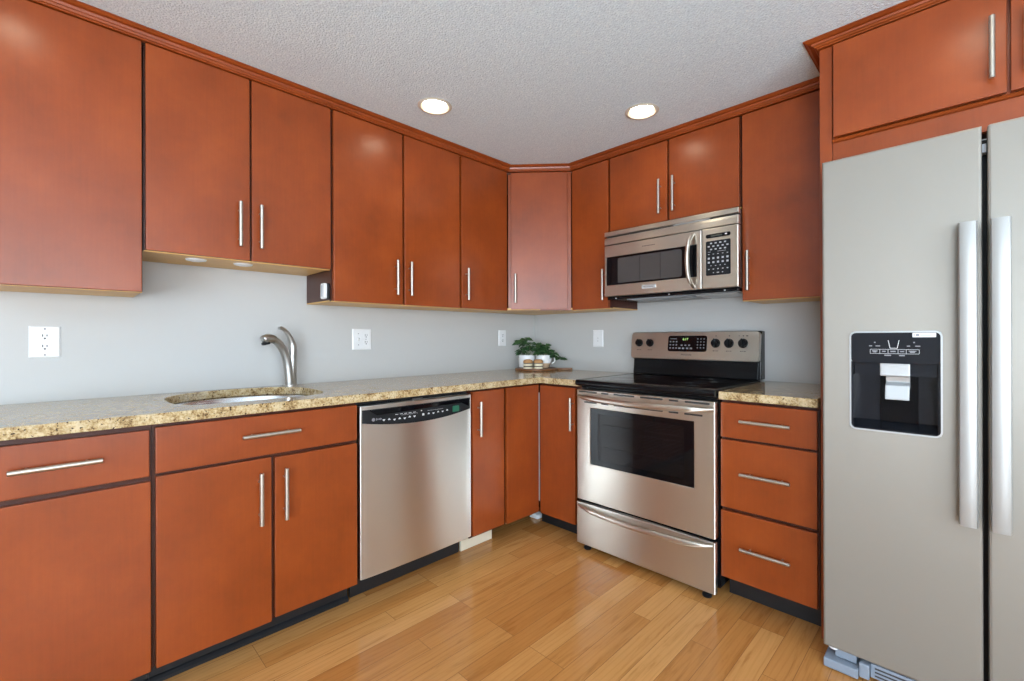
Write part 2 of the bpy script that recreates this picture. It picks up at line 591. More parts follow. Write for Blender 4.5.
def root_loc(o):
    while o.parent is not None:
        o = o.parent
    return o.location.copy()


def build(name, bm, mat, parent=None, bevel=0.0, smooth=False, label=None, loc=None, flip=True):
    """Link bm (in world coordinates) as ONE mesh object, under its parent."""
    if flip:
        bmesh.ops.recalc_face_normals(bm, faces=bm.faces[:])
    off = root_loc(parent) if parent is not None else (V(loc) if loc is not None else V((0, 0, 0)))
    for v in bm.verts:
        v.co -= off
    me = bpy.data.meshes.new(name)
    bm.to_mesh(me)
    bm.free()
    for m in (mat if isinstance(mat, (list, tuple)) else [mat]):
        me.materials.append(m)
    if smooth:
        for p in me.polygons:
            p.use_smooth = True
    o = bpy.data.objects.new(name, me)
    COL.objects.link(o)
    if parent is not None:
        o.parent = parent
    elif loc is not None:
        o.location = loc
    if bevel:
        md = o.modifiers.new('edge', 'BEVEL')
        md.width = bevel
        md.segments = 2
        md.limit_method = 'ANGLE'
        md.angle_limit = math.radians(40)
        md.harden_normals = False
    if smooth == 'auto':
        me.set_sharp_from_angle(angle=math.radians(38))
    if label:
        o['label'] = label
    return o


def thing(name, label, cat, loc, group=None):
    o = bpy.data.objects.new(name, None)
    o.empty_display_size = 0.05
    COL.objects.link(o)
    o.location = loc
    o['label'], o['category'] = label, cat
    if group:
        o['group'] = group
    return o


def tag(o, label, cat, group=None):
    o['label'], o['category'] = label, cat
    if group:
        o['group'] = group
    return o


def struct(name, bm, mat, parent=None, **kw):
    o = build(name, bm, mat, parent, **kw)
    if parent is None:
        o['kind'] = 'structure'
    return o


def BM():
    return bmesh.new()


def bx(name, F, dims, mat, parent, bevel=0.0, **kw):
    bm = BM()
    box(bm, F, *dims)
    return build(name, bm, mat, parent, bevel=bevel, **kw)


def lettering(name, text, F, u, v, w, size, mat, parent, align='CENTER'):
    """Raised flat lettering standing on a face, as a mesh."""
    c = bpy.data.curves.new(name, 'FONT')
    c.body = text
    c.size = size
    c.align_x = align
    c.align_y = 'CENTER'
    c.extrude = 0.0002
    tmp = bpy.data.objects.new(name, c)
    me = bpy.data.meshes.new_from_object(tmp)
    bm = BM()
    bm.from_mesh(me)
    bpy.data.objects.remove(tmp)
    for q in bm.verts:
        q.co = F(u + q.co.x, v + q.co.y, w + q.co.z)
    return build(name, bm, mat, parent, flip=False)


# ------------------------------------------------------------------ room shell
bm = BM()
grid_slab(bm, lambda u, v, w: V((u, v, w)), [-0.12, RX + 0.12], [RY - 0.12, 0.12], -0.1, 0.0)
struct('floor', bm, FLOOR)

LIGHTS = [(0.635, -1.392), (1.319, -0.641), (0.655, -2.78), (2.50, -1.06), (1.95, -3.45)]
hs = 0.12
ux = sorted({-0.12, RX + 0.12} | {x + s for x, y in LIGHTS for s in (-hs, hs)})
uy = sorted({RY - 0.12, 0.12} | {y + s for x, y in LIGHTS for s in (-hs, hs)})
bm = BM()
inside = lambda x, y: next((l for l in LIGHTS if abs(l[0] - x) < hs and abs(l[1] - y) < hs), None)
fc = lambda u, v, w: V((u, v, w))
for a, b in zip(ux, ux[1:]):
    for c, d in zip(uy, uy[1:]):
        if not inside((a + b) / 2, (c + d) / 2):
            quad(bm, [(a, c, CEIL), (b, c, CEIL), (b, d, CEIL), (a, d, CEIL)])
for lx, ly in LIGHTS:
    holed_cell(bm, fc, lx - hs, lx + hs, ly - hs, ly + hs,
               lambda t, lx=lx, ly=ly: (lx + 0.0665 * math.cos(t), ly + 0.0665 * math.sin(t)), CEIL)
bmesh.ops.remove_doubles(bm, verts=bm.verts[:], dist=1e-5)
struct('ceiling', bm, POPCORN)

bx_ = lambda name, d, mat: struct(name, (lambda b: (box(b, WORLD, *d), b)[1])(BM()), mat)
bx_('wall_left', (-0.12, 0, 0, CEIL, -0.12, -RY + 0.12), PAINT)
bx_('wall_back', (0.0005, RX + 0.12, 0, CEIL, -0.12, 0), PAINT)
# wall behind the camera with its glass door, and the right-hand wall with its window
bm = BM()
grid_slab(bm, lambda u, v, w: V((u, w, v)), [0.0, 3.05, 4.85, RX], [0, 2.08, CEIL], RY - 0.12, RY, {(1, 0)})
struct('wall_front', bm, PAINT)
bm = BM()
grid_slab(bm, lambda u, v, w: V((w, u, v)), [RY, -5.35, -1.75, -0.0005], [0, 0.5, 2.06, CEIL], RX, RX + 0.12, {(1, 1)})
struct('wall_right', bm, PAINT)


def glazing(name, F, u0, u1, v0, v1, w, cuts):
    bm = BM()
    t = 0.05
    for d in ((u0, u1, v0, v0 + t), (u0, u1, v1 - t, v1), (u0, u0 + t, v0 + t, v1 - t), (u1 - t, u1, v0 + t, v1 - t)):
        box(bm, F, *d, w - 0.03, w + 0.03)
    for c in cuts:
        box(bm, F, c - 0.04, c + 0.04, v0 + t, v1 - t, w - 0.03, w + 0.03)
    o = struct(name, bm, WHITE_PAINT)
    bx('pane', F, (u0 + t, u1 - t, v0 + t, v1 - t, w - 0.004, w + 0.004), GLASS_PANE, o)


glazing('window_1', Face((0, RY, 0), (1, 0, 0), (0, 1, 0)), 3.051, 4.849, 0.001, 2.079, -0.06, (3.95,))
glazing('window_2', Face((RX, 0, 0), (0, 1, 0), (-1, 0, 0)), -5.349, -1.751, 0.501, 2.059, -0.06, (-2.95, -4.15))


# ------------------------------------------------------------------ cabinets
def bar_handle(F, u, v, w, length, vertical, parent, name='handle'):
    """T-bar pull standing off a door on two posts; (u, v) is its middle."""
    bm = BM()
    h = length / 2
    P = (lambda a, w: F(u, v + a, w)) if vertical else (lambda a, w: F(u + a, v, w))
    tube(bm, [P(-h, w + 0.03), P(-h + 0.0008, w + 0.03), P(h - 0.0008, w + 0.03), P(h, w + 0.03)],
         [0.0064, 0.0074, 0.0074, 0.0064], 14)
    for s in (-1, 1):
        tube(bm, [P(s * h * 0.64, w - 0.0005), P(s * h * 0.64, w + 0.027)], 0.0042, 10)
    return build(name, bm, NICKEL, parent, smooth='auto')


def door_panel(F, u0, u1, v0, v1, parent, name='door', wf=0.0, th=0.02):
    return bx(name, F, (u0, u1, v0, v1, wf - th, wf), CHERRY, parent, bevel=0.0022)


def carcass(F, u0, u1, v0, v1, depth, parent, upper, mids=(), open_top=False, wf=-0.021, rails=()):
    """Case of panels with its face frame. depth is measured from the frame's front."""
    bm = BM()
    b = wf - depth
    t = 0.016
    vb = v0 + 0.0045 if upper else v0
    box(bm, F, u0, u0 + t, vb, v1, b, wf - 0.019)
    box(bm, F, u1 - t, u1, vb, v1, b, wf - 0.019)
    box(bm, F, u0 + t, u1 - t, v0 + (0.016 if upper else 0), v1, b, b + 0.006)
    if not open_top:
        box(bm, F, u0 + t, u1 - t, v1 - t, v1, b + 0.006, wf - 0.019)
    if not upper:
        box(bm, F, u0 + t, u1 - t, v0, v0 + t, b + 0.006, wf - 0.019)
    o = build('carcass', bm, CHERRY_SHADED, parent)
    bm = BM()
    s = 0.022
    box(bm, F, u0, u0 + s, v0, v1, wf - 0.019, wf)
    box(bm, F, u1 - s, u1, v0, v1, wf - 0.019, wf)
    box(bm, F, u0 + s, u1 - s, v1 - 0.035, v1, wf - 0.019, wf)
    box(bm, F, u0 + s, u1 - s, v0 + (0.0 if not upper else 0.004), v0 + 0.03, wf - 0.019, wf)
    for m_ in mids:
        box(bm, F, m_ - 0.016, m_ + 0.016, v0 + 0.03, v1 - 0.035, wf - 0.019, wf)
    for r_ in rails:
        box(bm, F, u0 + s, u1 - s, r_ - 0.016, r_ + 0.016, wf - 0.0185, wf - 0.0004)
    build('face_frame', bm, CHERRY_SHADED, parent)
    if upper:
        bm = BM()
        box(bm, F, u0 + t + 0.0003, u1 - t - 0.0003, v0 + 0.0043, v0 + 0.0155, b + 0.0065, wf - 0.0195)
        box(bm, F, u0 + 0.0005, u1 - 0.0005, v0 - 0.001, v0 + 0.0042, b, wf - 0.0195)
        box(bm, F, u0 + 0.0005, u1 - 0.0005, v0 - 0.004, v0 - 0.0002, wf - 0.0195, wf)
        build('underside', bm, MAPLE, parent, label='bare maple underside')
    return o


def wall_cabinet(F, u0, u1, v0, v1, depth, label, doors, mids=()):
    t = thing('wall_cabinet', label, 'cabinet', F((u0 + u1) / 2, v0, -depth / 2), 'cherry wall cabinets')
    carcass(F, u0, u1, v0, v1, depth, t, True, mids)
    for (a, b, c, d, h) in doors:
        p = door_panel(F, a, b, c, d, t)
        if h:
            bar_handle(F, h[0], (h[1] + h[2]) / 2, 0, h[2] - h[1], True, p)
    return t


UL = Face((0.327, 0, 0), (0, 1, 0), (1, 0, 0))
UB = Face((0, -0.333, 0), (1, 0, 0), (0, -1, 0))
TOP = 2.2335
wall_cabinet(UL, -2.874, -2.450, 1.322, TOP, 0.304, 'tall cherry wall cabinet with one wide door, above the square-faced outlet',
             [(-2.872, -2.453, 1.320, TOP - 0.002, (-2.842, 1.375, 1.56))])
wall_cabinet(UL, -2.447, -1.763, 1.476, TOP, 0.304, 'short two-door cherry wall cabinet above the sink with round lights under it',
             [(-2.442, -2.105, 1.475, TOP - 0.002, (-2.145, 1.526, 1.709)),
              (-2.097, -1.767, 1.475, TOP - 0.002, (-2.068, 1.526, 1.709))], (-2.101,))
tall = wall_cabinet(UL, -1.758, -1.001, 1.328, TOP, 0.304, 'tall two-door cherry wall cabinet above the dishwasher',
                    [(-1.753, -1.385, 1.327, TOP - 0.002, (-1.430, 1.375, 1.556)),
                     (-1.373, -1.005, 1.327, TOP - 0.002, (-1.348, 1.375, 1.556))], (-1.379,))
wall_cabinet(UL, -0.995, -0.612, 1.330, TOP, 0.304, 'narrow cherry wall cabinet between the two-door one and the diagonal corner one',
             [(-0.990, -0.618, 1.328, TOP - 0.002, (-0.961, 1.375, 1.565))])
# diagonal corner cabinet: its case is a five-sided box
n2 = V((0.305, 0.272)).normalized()
DG = Face((0.327, -0.605, 0), (n2.x, n2.y, 0), (n2.y, -n2.x, 0))
dl = 0.4087
t = thing('corner_wall_cabinet', 'narrow cherry wall cabinet set diagonally across the corner of the room', 'cabinet', (0.2, -0.2, 1.33), 'cherry wall cabinets')
out5 = [(0.004, -0.004), (0.004, -0.6095), (0.306, -0.6095), (0.6275, -0.314), (0.6275, -0.004)]
FL = Face((0, 0, 0), (1, 0, 0), (0, 0, 1))
FLAT = lambda u, v, w: V((u, v, w))
bm = BM()
n5 = len(out5)
for i in (0, 1, 3, 4):      # case walls, open towards the diagonal front
    a, b = V(out5[i]), V(out5[(i + 1) % n5])
    c = V((0.3, -0.3))
    na = (c - a).normalized() * 0.014
    nb = (c - b).normalized() * 0.014
    prism(bm, FLAT, [tuple(a), tuple(b), tuple(b + nb), tuple(a + na)], 1.345, TOP)
prism(bm, FLAT, out5, TOP - 0.012, TOP - 0.0005)
build('carcass', bm, CHERRY_SHADED, t)
bm = BM()
prism(bm, FLAT, out5, 1.331, 1.3445)
build('underside', bm, MAPLE, t, label='bare maple underside')
bm = BM()
for d in ((-0.004, 0.026, 1.329, TOP), (dl - 0.034, dl - 0.0, 1.329, TOP), (0.026, dl - 0.034, TOP - 0.03, TOP), (0.026, dl - 0.034, 1.329, 1.352)):
    box(bm, DG, *d, -0.034, -0.014)
build('face_frame', bm, CHERRY, t, bevel=0.001)
p = door_panel(DG, 0.016, 0.383, 1.336, TOP - 0.006, t, wf=0.006)
bar_handle(DG, 0.047, 1.470, 0.006, 0.188, True, p)

wall_cabinet(UB, 0.634, 0.921, 1.330, TOP, 0.31, 'narrow cherry wall cabinet between the diagonal corner one and the microwave',
             [(0.639, 0.914, 1.329, TOP - 0.004, (0.891, 1.377, 1.565))])
wall_cabinet(UB, 0.925, 1.676, 1.790, TOP, 0.31, 'short two-door cherry wall cabinet over the microwave',
             [(0.929, 1.296, 1.790, TOP - 0.004, (1.259, 1.829, 2.018)),
              (1.308, 1.672, 1.790, TOP - 0.004, (1.340, 1.829, 2.018))], (1.302,))
wall_cabinet(UB, 1.680, 2.060, 1.329, TOP, 0.31, 'tall single-door cherry wall cabinet between the microwave and the refrigerator',
             [(1.686, 2.056, 1.328, TOP - 0.004, (1.717, 1.374, 1.565))])

# refrigerator enclosure
bm = BM()
box(bm, WORLD, 2.0665, 2.084, 0.001, TOP + 0.006, 0.004, 0.612)
box(bm, WORLD, 2.0665, 2.107, 0.001, TOP + 0.006, 0.612, 0.632)
tag(build('side_panel', bm, CHERRY, None, bevel=0.0015, loc=(2.075, -0.3, 0)),
    'tall narrow cherry panel standing against the left side of the refrigerator', 'panel')
OF = Face((0, -0.652, 0), (1, 0, 0), (0, -1, 0))
t = thing('over_refrigerator_cabinet', 'deep cherry cabinet over the refrigerator with short wide doors', 'cabinet', (2.56, -0.35, 1.842), 'cherry wall cabinets')
bm = BM()
box(bm, OF, 2.109, 2.125, 1.843, TOP + 0.006, -0.64, -0.04)
box(bm, OF, 3.02, 3.036, 1.843, TOP + 0.006, -0.64, -0.04)
box(bm, OF, 2.125, 3.02, 1.843, 1.859, -0.64, -0.04)
box(bm, OF, 2.125, 3.02, TOP - 0.01, TOP + 0.006, -0.64, -0.04)
box(bm, OF, 2.125, 3.02, 1.859, TOP - 0.01, -0.64, -0.632)
build('carcass', bm, CHERRY_SHADED, t)
bm = BM()
for d in ((2.109, 2.120, 1.790, TOP + 0.006), (2.544, 2.571, 1.888, TOP - 0.02), (3.0, 3.036, 1.790, TOP + 0.006), (2.120, 3.0, 1.790, 1.888), (2.120, 3.0, TOP - 0.02, TOP + 0.006)):
    box(bm, OF, *d, -0.04, -0.02)
build('face_frame', bm, CHERRY, t)
bm = BM()
prism(bm, lambda u, v, w: OF(w, v, u), [(-0.0198, 1.872), (-0.010, 1.874), (-0.006, 1.879), (-0.010, 1.884), (-0.0198, 1.886)], 2.1095, 3.036)
build('bead_moulding', bm, CHERRY, t)
p = door_panel(OF, 2.113, 2.553, 1.889, TOP - 0.002, t)
bar_handle(OF, 2.521, 2.026, 0, 0.189, True, p)
p = door_panel(OF, 2.561, 2.998, 1.889, TOP - 0.002, t)
bar_handle(OF, 2.593, 2.026, 0, 0.189, True, p)


# crown mouldings: a profile swept along the cabinet tops
def sweep(path, prof, name, label):
    bm = BM()
    pts = [V(p) for p in path]
    dirs = [(b - a).normalized() for a, b in zip(pts, pts[1:])]
    nor = [V((d.y, -d.x)) for d in dirs]
    mit = []
    for i in range(len(pts)):
        if i == 0:
            mit.append(nor[0])
        elif i == len(pts) - 1:
            mit.append(nor[-1])
        else:
            m_ = (nor[i - 1] + nor[i]).normalized()
            mit.append(m_ / m_.dot(nor[i]))
    rings = [[bm.verts.new((pts[i].x + mit[i].x * o, pts[i].y + mit[i].y * o, z)) for o, z in prof] for i in range(len(pts))]
    n = len(prof)
    for A, B in zip(rings, rings[1:]):
        for k in range(n):
            bm.faces.new((A[k], A[(k + 1) % n], B[(k + 1) % n], B[k]))
    bm.faces.new(rings[0])
    bm.faces.new(rings[-1][::-1])
    return tag(build(name, bm, CHERRY, None), label, 'moulding')


cz = TOP + 0.0015
PROF = [(-0.016, cz), (0.004, cz), (0.006, cz + 0.001), (0.006, cz + 0.0045), (0.0115, cz + 0.006), (0.015, cz + 0.0125), (0.0195, cz + 0.013),
        (0.0215, cz + 0.022), (0.032, cz + 0.0235), (0.040, cz + 0.0295), (0.044, cz + 0.030), (0.044, CEIL - 0.0015), (-0.016, CEIL - 0.0015)]
sweep([(0.327, -2.874), (0.327, -0.602), (0.630, -0.333), (2.0645, -0.333)], PROF, 'crown_moulding',
      'cherry crown moulding running along the ceiling over the wall cabinets')
cz = TOP + 0.0075
PROF2 = [(-0.016, cz), (0.004, cz), (0.006, cz + 0.003), (0.0115, cz + 0.0045), (0.015, cz + 0.0095), (0.0195, cz + 0.010), (0.0215, cz + 0.017),
         (0.032, cz + 0.0185), (0.040, cz + 0.0235), (0.044, cz + 0.024),
         (0.044, CEIL - 0.0015), (-0.016, CEIL - 0.0015)]
sweep([(2.0665, -0.38), (2.0665, -0.640), (3.036, -0.640)], PROF2, 'crown_moulding',
      'cherry crown moulding returning round the top of the cabinet over the refrigerator')

# ---- base cabinets
BL = Face((0.628, 0, 0), (0, 1, 0), (1, 0, 0))
BB = Face((0, -0.641, 0), (1, 0, 0), (0, -1, 0))
BT = 0.879


def toe(F, u0, u1, w, parent, mat=TOE, h=0.098, ledge=False):
    bm = BM()
    box(bm, F, u0, u1, 0.001, h, w - 0.012, w)
    if ledge:
        prism(bm, lambda a, b, c: F(c, b, a), [(w, 0.001), (w + 0.014, 0.001), (w + 0.014, 0.012), (w + 0.006, 0.020), (w, 0.022)], u0, u1)
    return build('toe_kick', bm, mat, parent)


t = thing('base_cabinet', 'cherry base cabinet of one drawer over one wide door, left of the sink cabinet', 'cabinet', (0.35, -2.665, 0), 'cherry base cabinets')
carcass(BL, -2.874, -2.4585, 0.1, BT, 0.58, t, False, rails=(0.707,))
d = door_panel(BL, -2.872, -2.4655, 0.715, 0.861, t, 'drawer')
bar_handle(BL, -2.668, 0.792, 0, 0.187, False, d)
d = door_panel(BL, -2.872, -2.4625, 0.098, 0.698, t)
bar_handle(BL, -2.842, 0.57, 0, 0.19, True, d)
toe(BL, -2.874, -2.4585, -0.104, t, ledge=True)

t = thing('sink_cabinet', 'cherry sink base cabinet with two doors under a wide false drawer', 'cabinet', (0.35, -2.12, 0), 'cherry base cabinets')
carcass(BL, -2.4575, -1.780, 0.1, BT, 0.58, t, False, mids=(-2.108,), open_top=True, rails=(0.715,))
d = door_panel(BL, -2.4505, -1.7845, 0.720, 0.867, t, 'drawer_front')
bar_handle(BL, -2.118, 0.800, 0, 0.193, False, d)
d = door_panel(BL, -2.4500, -2.1145, 0.101, 0.710, t)
bar_handle(BL, -2.155, 0.569, 0, 0.189, True, d)
d = door_panel(BL, -2.1025, -1.7845, 0.110, 0.706, t)
bar_handle(BL, -2.071, 0.569, 0, 0.191, True, d)
toe(BL, -2.4575, -1.782, -0.104, t, ledge=True)

t = thing('base_cabinet', 'narrow one-door cherry base cabinet between the dishwasher and the corner', 'cabinet', (0.35, -1.04, 0), 'cherry base cabinets')
carcass(BL, -1.166, -0.922, 0.1, BT, 0.58, t, False)
d = door_panel(BL, -1.156, -0.932, 0.113, 0.868, t)
bar_handle(BL, -1.123, 0.724, 0, 0.183, True, d)
k = toe(BL, -1.154, -0.932, -0.107, t, CREAM, 0.094)
k['label'] = 'bare cream board, not yet painted black'

t = thing('corner_base_cabinet', 'cherry corner base cabinet with a folding pair of doors meeting in the angle', 'cabinet', (0.3, -0.3, 0), 'cherry base cabinets')
bm = BM()
outl = [(0.03, -0.018), (0.03, -0.918), (0.604, -0.918), (0.604, -0.617), (0.924, -0.617), (0.924, -0.018)]
prism(bm, FLAT, outl, 0.1, 0.116)
prism(bm, FLAT, outl, BT - 0.016, BT)
for i in range(6):
    a, b = V(outl[i]), V(outl[(i + 1) % 6])
    dd = (b - a).normalized()
    nn = V((-dd.y, dd.x)) * 0.014
    if i in (2, 3):
        nn = nn * 0.6
        prism(bm, FLAT, [tuple(a), tuple(b), tuple(b + nn), tuple(a + nn)], 0.84, BT - 0.017)
    else:
        prism(bm, FLAT, [tuple(a), tuple(b), tuple(b + nn), tuple(a + nn)], 0.117, BT - 0.017)
build('carcass', bm, CHERRY_SHADED, t)
door_panel(BL, -0.911, -0.647, 0.106, 0.869, t)
d = door_panel(BB, 0.6335, 0.896, 0.098, 0.866, t)
bar_handle(BB, 0.885, 0.721, 0, 0.184, True, d)
bx('pale_door_edge', BL, (-0.6455, -0.6425, 0.17, 0.82, -0.002, 0.003), SILVER_PLASTIC, t)  # pale strip added to show the edge of the door leaf
bm = BM()
box(bm, BB, 0.560, 0.924, 0.001, 0.096, -0.107, -0.095)
build('toe_kick', bm, TOE, t)

t = thing('drawer_cabinet', 'cherry base cabinet of three stacked drawers between the range and the refrigerator', 'cabinet', (1.88, -0.3, 0), 'cherry base cabinets')
carcass(BB, 1.6955, 2.062, 0.1, BT, 0.60, t, False, rails=(0.709, 0.406))
for (z0, z1, hz) in ((0.716, 0.866, 0.794), (0.413, 0.706, 0.572), (0.108, 0.398, 0.258)):
    d = door_panel(BB, 1.697, 2.0565, z0, z1, t, 'drawer')
    bar_handle(BB, 1.877, hz, 0, 0.188, False, d)
bm = BM()
box(bm, BB, 1.70, 2.062, 0.001, 0.096, -0.102, -0.090)
build('toe_kick', bm, TOE, t)

# small scrap of white packing left on the floor in the corner
bm = BM()
prism(bm, WORLD, [(0.452, 0.0012), (0.527, 0.0012), (0.520, 0.024), (0.500, 0.034), (0.472, 0.016)], 0.500, 0.552)
tag(build('plastic_scrap', bm, PLASTIC, None, bevel=0.004, loc=(0.49, -0.525, 0)), 'small white scrap on the floor in the corner under the cabinet doors', 'scrap')

# ---- worktops
SCX, SCY, SA, SB = 0.288, -2.112, 0.250, 0.268


def sink_edge(t, k=1.0):
    c, s = math.cos(t), math.sin(t)
    q = 2.2 + 2.1 * (0.5 + 0.5 * math.tanh(3.5 * c))     # rounder along the back
    r = (abs(c) ** q + abs(s) ** q) ** (-1 / q)
    return (SCX + k * SA * r * c, SCY + k * SB * r * s)


bm = BM()
us = [0.002, 0.58, 0.654, 0.932]
vs = [-2.90, -2.42, -1.80, -0.662, -0.002]
grid_slab(bm, FLAT, us, vs, 0.8805, 0.9145, {(2, 0), (2, 1), (2, 2), (0, 1)})
# the ray angles of the hole's rim are measured from the middle of its cell
cu, cv = (us[0] + us[1]) / 2, (vs[1] + vs[2]) / 2
holed_cell(bm, FLAT, us[0], us[1], vs[1], vs[2], sink_edge, 0.8805, 0.9145)
# drop the side walls that the skipped cell left around the holed cell, and weld
bmesh.ops.remove_doubles(bm, verts=bm.verts[:], dist=1e-5)
kill = []
for f in bm.faces:
    c = f.calc_center_median()
    vert = abs(f.normal.z) < 0.1 if f.normal.length else False
    if vert and ((abs(c.x - us[1]) < 1e-4 or abs(c.x - us[0]) < 1e-4) and vs[1] < c.y < vs[2] or
                 (abs(c.y - vs[1]) < 1e-4 or abs(c.y - vs[2]) < 1e-4) and us[0] < c.x < us[1]):
        kill.append(f)
bm.normal_update()
kill = []
for f in bm.faces:
    c = f.calc_center_median()
    if abs(f.normal.z) < 0.1 and (((abs(c.x - us[1]) < 1e-4) and vs[1] < c.y < vs[2]) or
                                  ((abs(c.y - vs[1]) < 1e-4 or abs(c.y - vs[2]) < 1e-4) and us[0] < c.x < us[1])):
        kill.append(f)
bmesh.ops.delete(bm, geom=kill, context='FACES_ONLY')
tag(build('worktop', bm, GRANITE, None, bevel=0.0025, loc=(0.3, -1.5, 0.8805)),
    'long L-shaped speckled gold granite worktop with the sink cut into it', 'worktop')
bm = BM()
box(bm, WORLD, 1.6965, 2.063, 0.8805, 0.9145, 0.002, 0.664)
tag(build('worktop', bm, GRANITE, None, bevel=0.0025, loc=(1.88, -0.33, 0.8805)),
    'short speckled gold granite worktop between the range and the refrigerator', 'worktop')

# ---- sink
t = thing('sink', 'oval stainless steel undermount sink set into the granite worktop', 'sink', (SCX, SCY, 0.70))
bm = BM()
ang = [2 * PI * k / 64 for k in range(64)]
prof = [(1.06, 0.8795), (1.012, 0.8795), (0.995, 0.872), (0.97, 0.78), (0.93, 0.735), (0.82, 0.712), (0.4, 0.703), (0.16, 0.700)]
rings = [[bm.verts.new((*sink_edge(a, k_), z)) for a in ang] for k_, z in prof]
for A, B in zip(rings, rings[1:]):
    for i in range(64):
        bm.faces.new((A[i], A[(i + 1) % 64], B[(i + 1) % 64], B[i]))
o = build('bowl', bm, SINK, t, smooth=True)
sd = o.modifiers.new('thick', 'SOLIDIFY')
sd.thickness = 0.0015
sd.offset = 0
bm = BM()
lathe(bm, (SCX, SCY, 0.699), [(0.0, 0.004), (0.012, 0.004), (0.014, 0.002), (0.038, 0.003), (0.046, 0.004), (0.046, -0.03), (0.0, -0.03)], 24)
build('drain', bm, NICKEL, t, smooth='auto')

# ---- faucet
fx, fy, fz = 0.080, -1.866, 0.9148
hd = V((0.35, -0.937, 0)).normalized()
t = thing('faucet', 'brushed nickel kitchen faucet with arched spout beside the sink', 'faucet', (fx, fy, fz))
FP = lambda s, z, o=0.0: V((fx, fy, fz + z)) + hd * s + V((-hd.y, hd.x, 0)) * o
bm = BM()
lathe(bm, (fx, fy, fz), [(0.0, 0.0), (0.031, 0.0), (0.0315, 0.005), (0.029, 0.009), (0.0, 0.009)], 28)
build('base_plate', bm, FAUCET, t, smooth='auto')
bm = BM()
cp = curve_pts([FP(0.004, 0.008), FP(0.008, 0.06), FP(0.017, 0.120), FP(0.038, 0.176), FP(0.066, 0.213), FP(0.092, 0.229)], 8)
tube(bm, cp, [0.0215 - 0.0045 * i / len(cp) for i in range(len(cp))], 20)
build('spout', bm, FAUCET, t, smooth='auto')
bm = BM()
hp = curve_pts([FP(0.086, 0.2262), FP(0.100, 0.2325), FP(0.122, 0.2335), FP(0.139, 0.2295), FP(0.148, 0.2255)], 6)
tube(bm, hp, [0.0175, 0.0195, 0.0198, 0.0202, 0.0206, 0.021, 0.0214, 0.0217, 0.022, 0.0222, 0.0224, 0.0224, 0.0224, 0.0224, 0.0223, 0.0222, 0.022, 0.0218,
              0.0215, 0.021, 0.020, 0.0185, 0.0165, 0.013, 0.007][:len(hp)], 20)
hdp = build('spray_head', bm, FAUCET, t, smooth='auto')
bm = BM()
lathe(bm, FP(0.130, 0.2105), [(0.0, 0.006), (0.0185, 0.006), (0.0185, -0.003), (0.016, -0.0045), (0.0, -0.0035)], 24, axis=V((hd.x * 0.25, hd.y * 0.25, 0.97)))
build('aerator', bm, BLACK_MATTE, hdp)
bm = BM()
cp = curve_pts([FP(-0.010, 0.008), FP(-0.011, 0.07), FP(-0.012, 0.12), FP(-0.014, 0.165), FP(-0.0145, 0.185)], 6)
tube(bm, cp, [0.0205 - 0.002 * i / len(cp) for i in range(len(cp))], 18)
build('valve_body', bm, FAUCET, t, smooth='auto')
bm = BM()
cp = curve_pts([FP(-0.0145, 0.186), FP(-0.012, 0.208), FP(0.003, 0.240), FP(0.022, 0.268), FP(0.045, 0.284), FP(0.062, 0.284)], 7)
rr = [0.0190 - 0.0115 * min(1, (i / len(cp)) * 1.35) for i in range(len(cp))]
tube(bm, cp, rr, 16)
build('lever_handle', bm, FAUCET, t, smooth='auto')

# ------------------------------------------------------------------ dishwasher
t = thing('dishwasher', 'stainless steel dishwasher with a black curved control strip under the worktop', 'dishwasher', (0.33, -1.472, 0))
u0, u1 = -1.7735, -1.1720
bx('body', BL, (u0, u1, 0.105, 0.872, -0.58, -0.032), BLACK_MATTE, t)
bm = BM()
# the door bulges slightly; the control strip is let into its upper part
seg = 24
rows = []
for i in range(seg + 1):
    u = u0 + (u1 - u0) * i / seg
    s_ = 2 * (i / seg) - 1
    wv = 0.004 + 0.010 * (1 - s_ * s_) ** 0.6
    rows.append((u, wv))
ring = [(u, w) for u, w in rows] + [(u1, -0.030), (u0, -0.030)]
prism(bm, lambda a, b, c: BL(a, c, b), ring, 0.122, 0.8585)
door = build('door', bm, STEEL_BRIGHT, t, bevel=0.003, smooth='auto')
wd = lambda u: 0.004 + 0.010 * max(0.0, 1 - (2 * (u - u0) / (u1 - u0) - 1) ** 2) ** 0.6
# black strip: straight top, sagging lower edge
top = 0.842
ctl = BM()
ns = 28
a0, a1 = u0 + 0.008, u1 - 0.009
up, lo = [], []
for i in range(ns + 1):
    u = a0 + (a1 - a0) * i / ns
    s_ = 2 * i / ns - 1
    lo_z = 0.7865 - 0.0275 * (1 - s_ * s_)
    up.append((u, top, wd(u) + 0.0015))
    lo.append((u, lo_z, wd(u) + 0.0015))
fv = [[ctl.verts.new(BL(u, z, w)) for u, z, w in L] for L in (up, lo)]
bv = [[ctl.verts.new(BL(u, z, w - 0.004)) for u, z, w in L] for L in (up, lo)]
for i in range(ns):
    ctl.faces.new((fv[0][i], fv[0][i + 1], fv[1][i + 1], fv[1][i]))
    ctl.faces.new((fv[0][i], bv[0][i], bv[0][i + 1], fv[0][i + 1]))
    ctl.faces.new((fv[1][i], fv[1][i + 1], bv[1][i + 1], bv[1][i]))
for i in (0, ns):
    ctl.faces.new((fv[0][i], fv[1][i], bv[1][i], bv[0][i]))
strip = build('control_strip', ctl, BLACK_MATTE, door, smooth='auto')
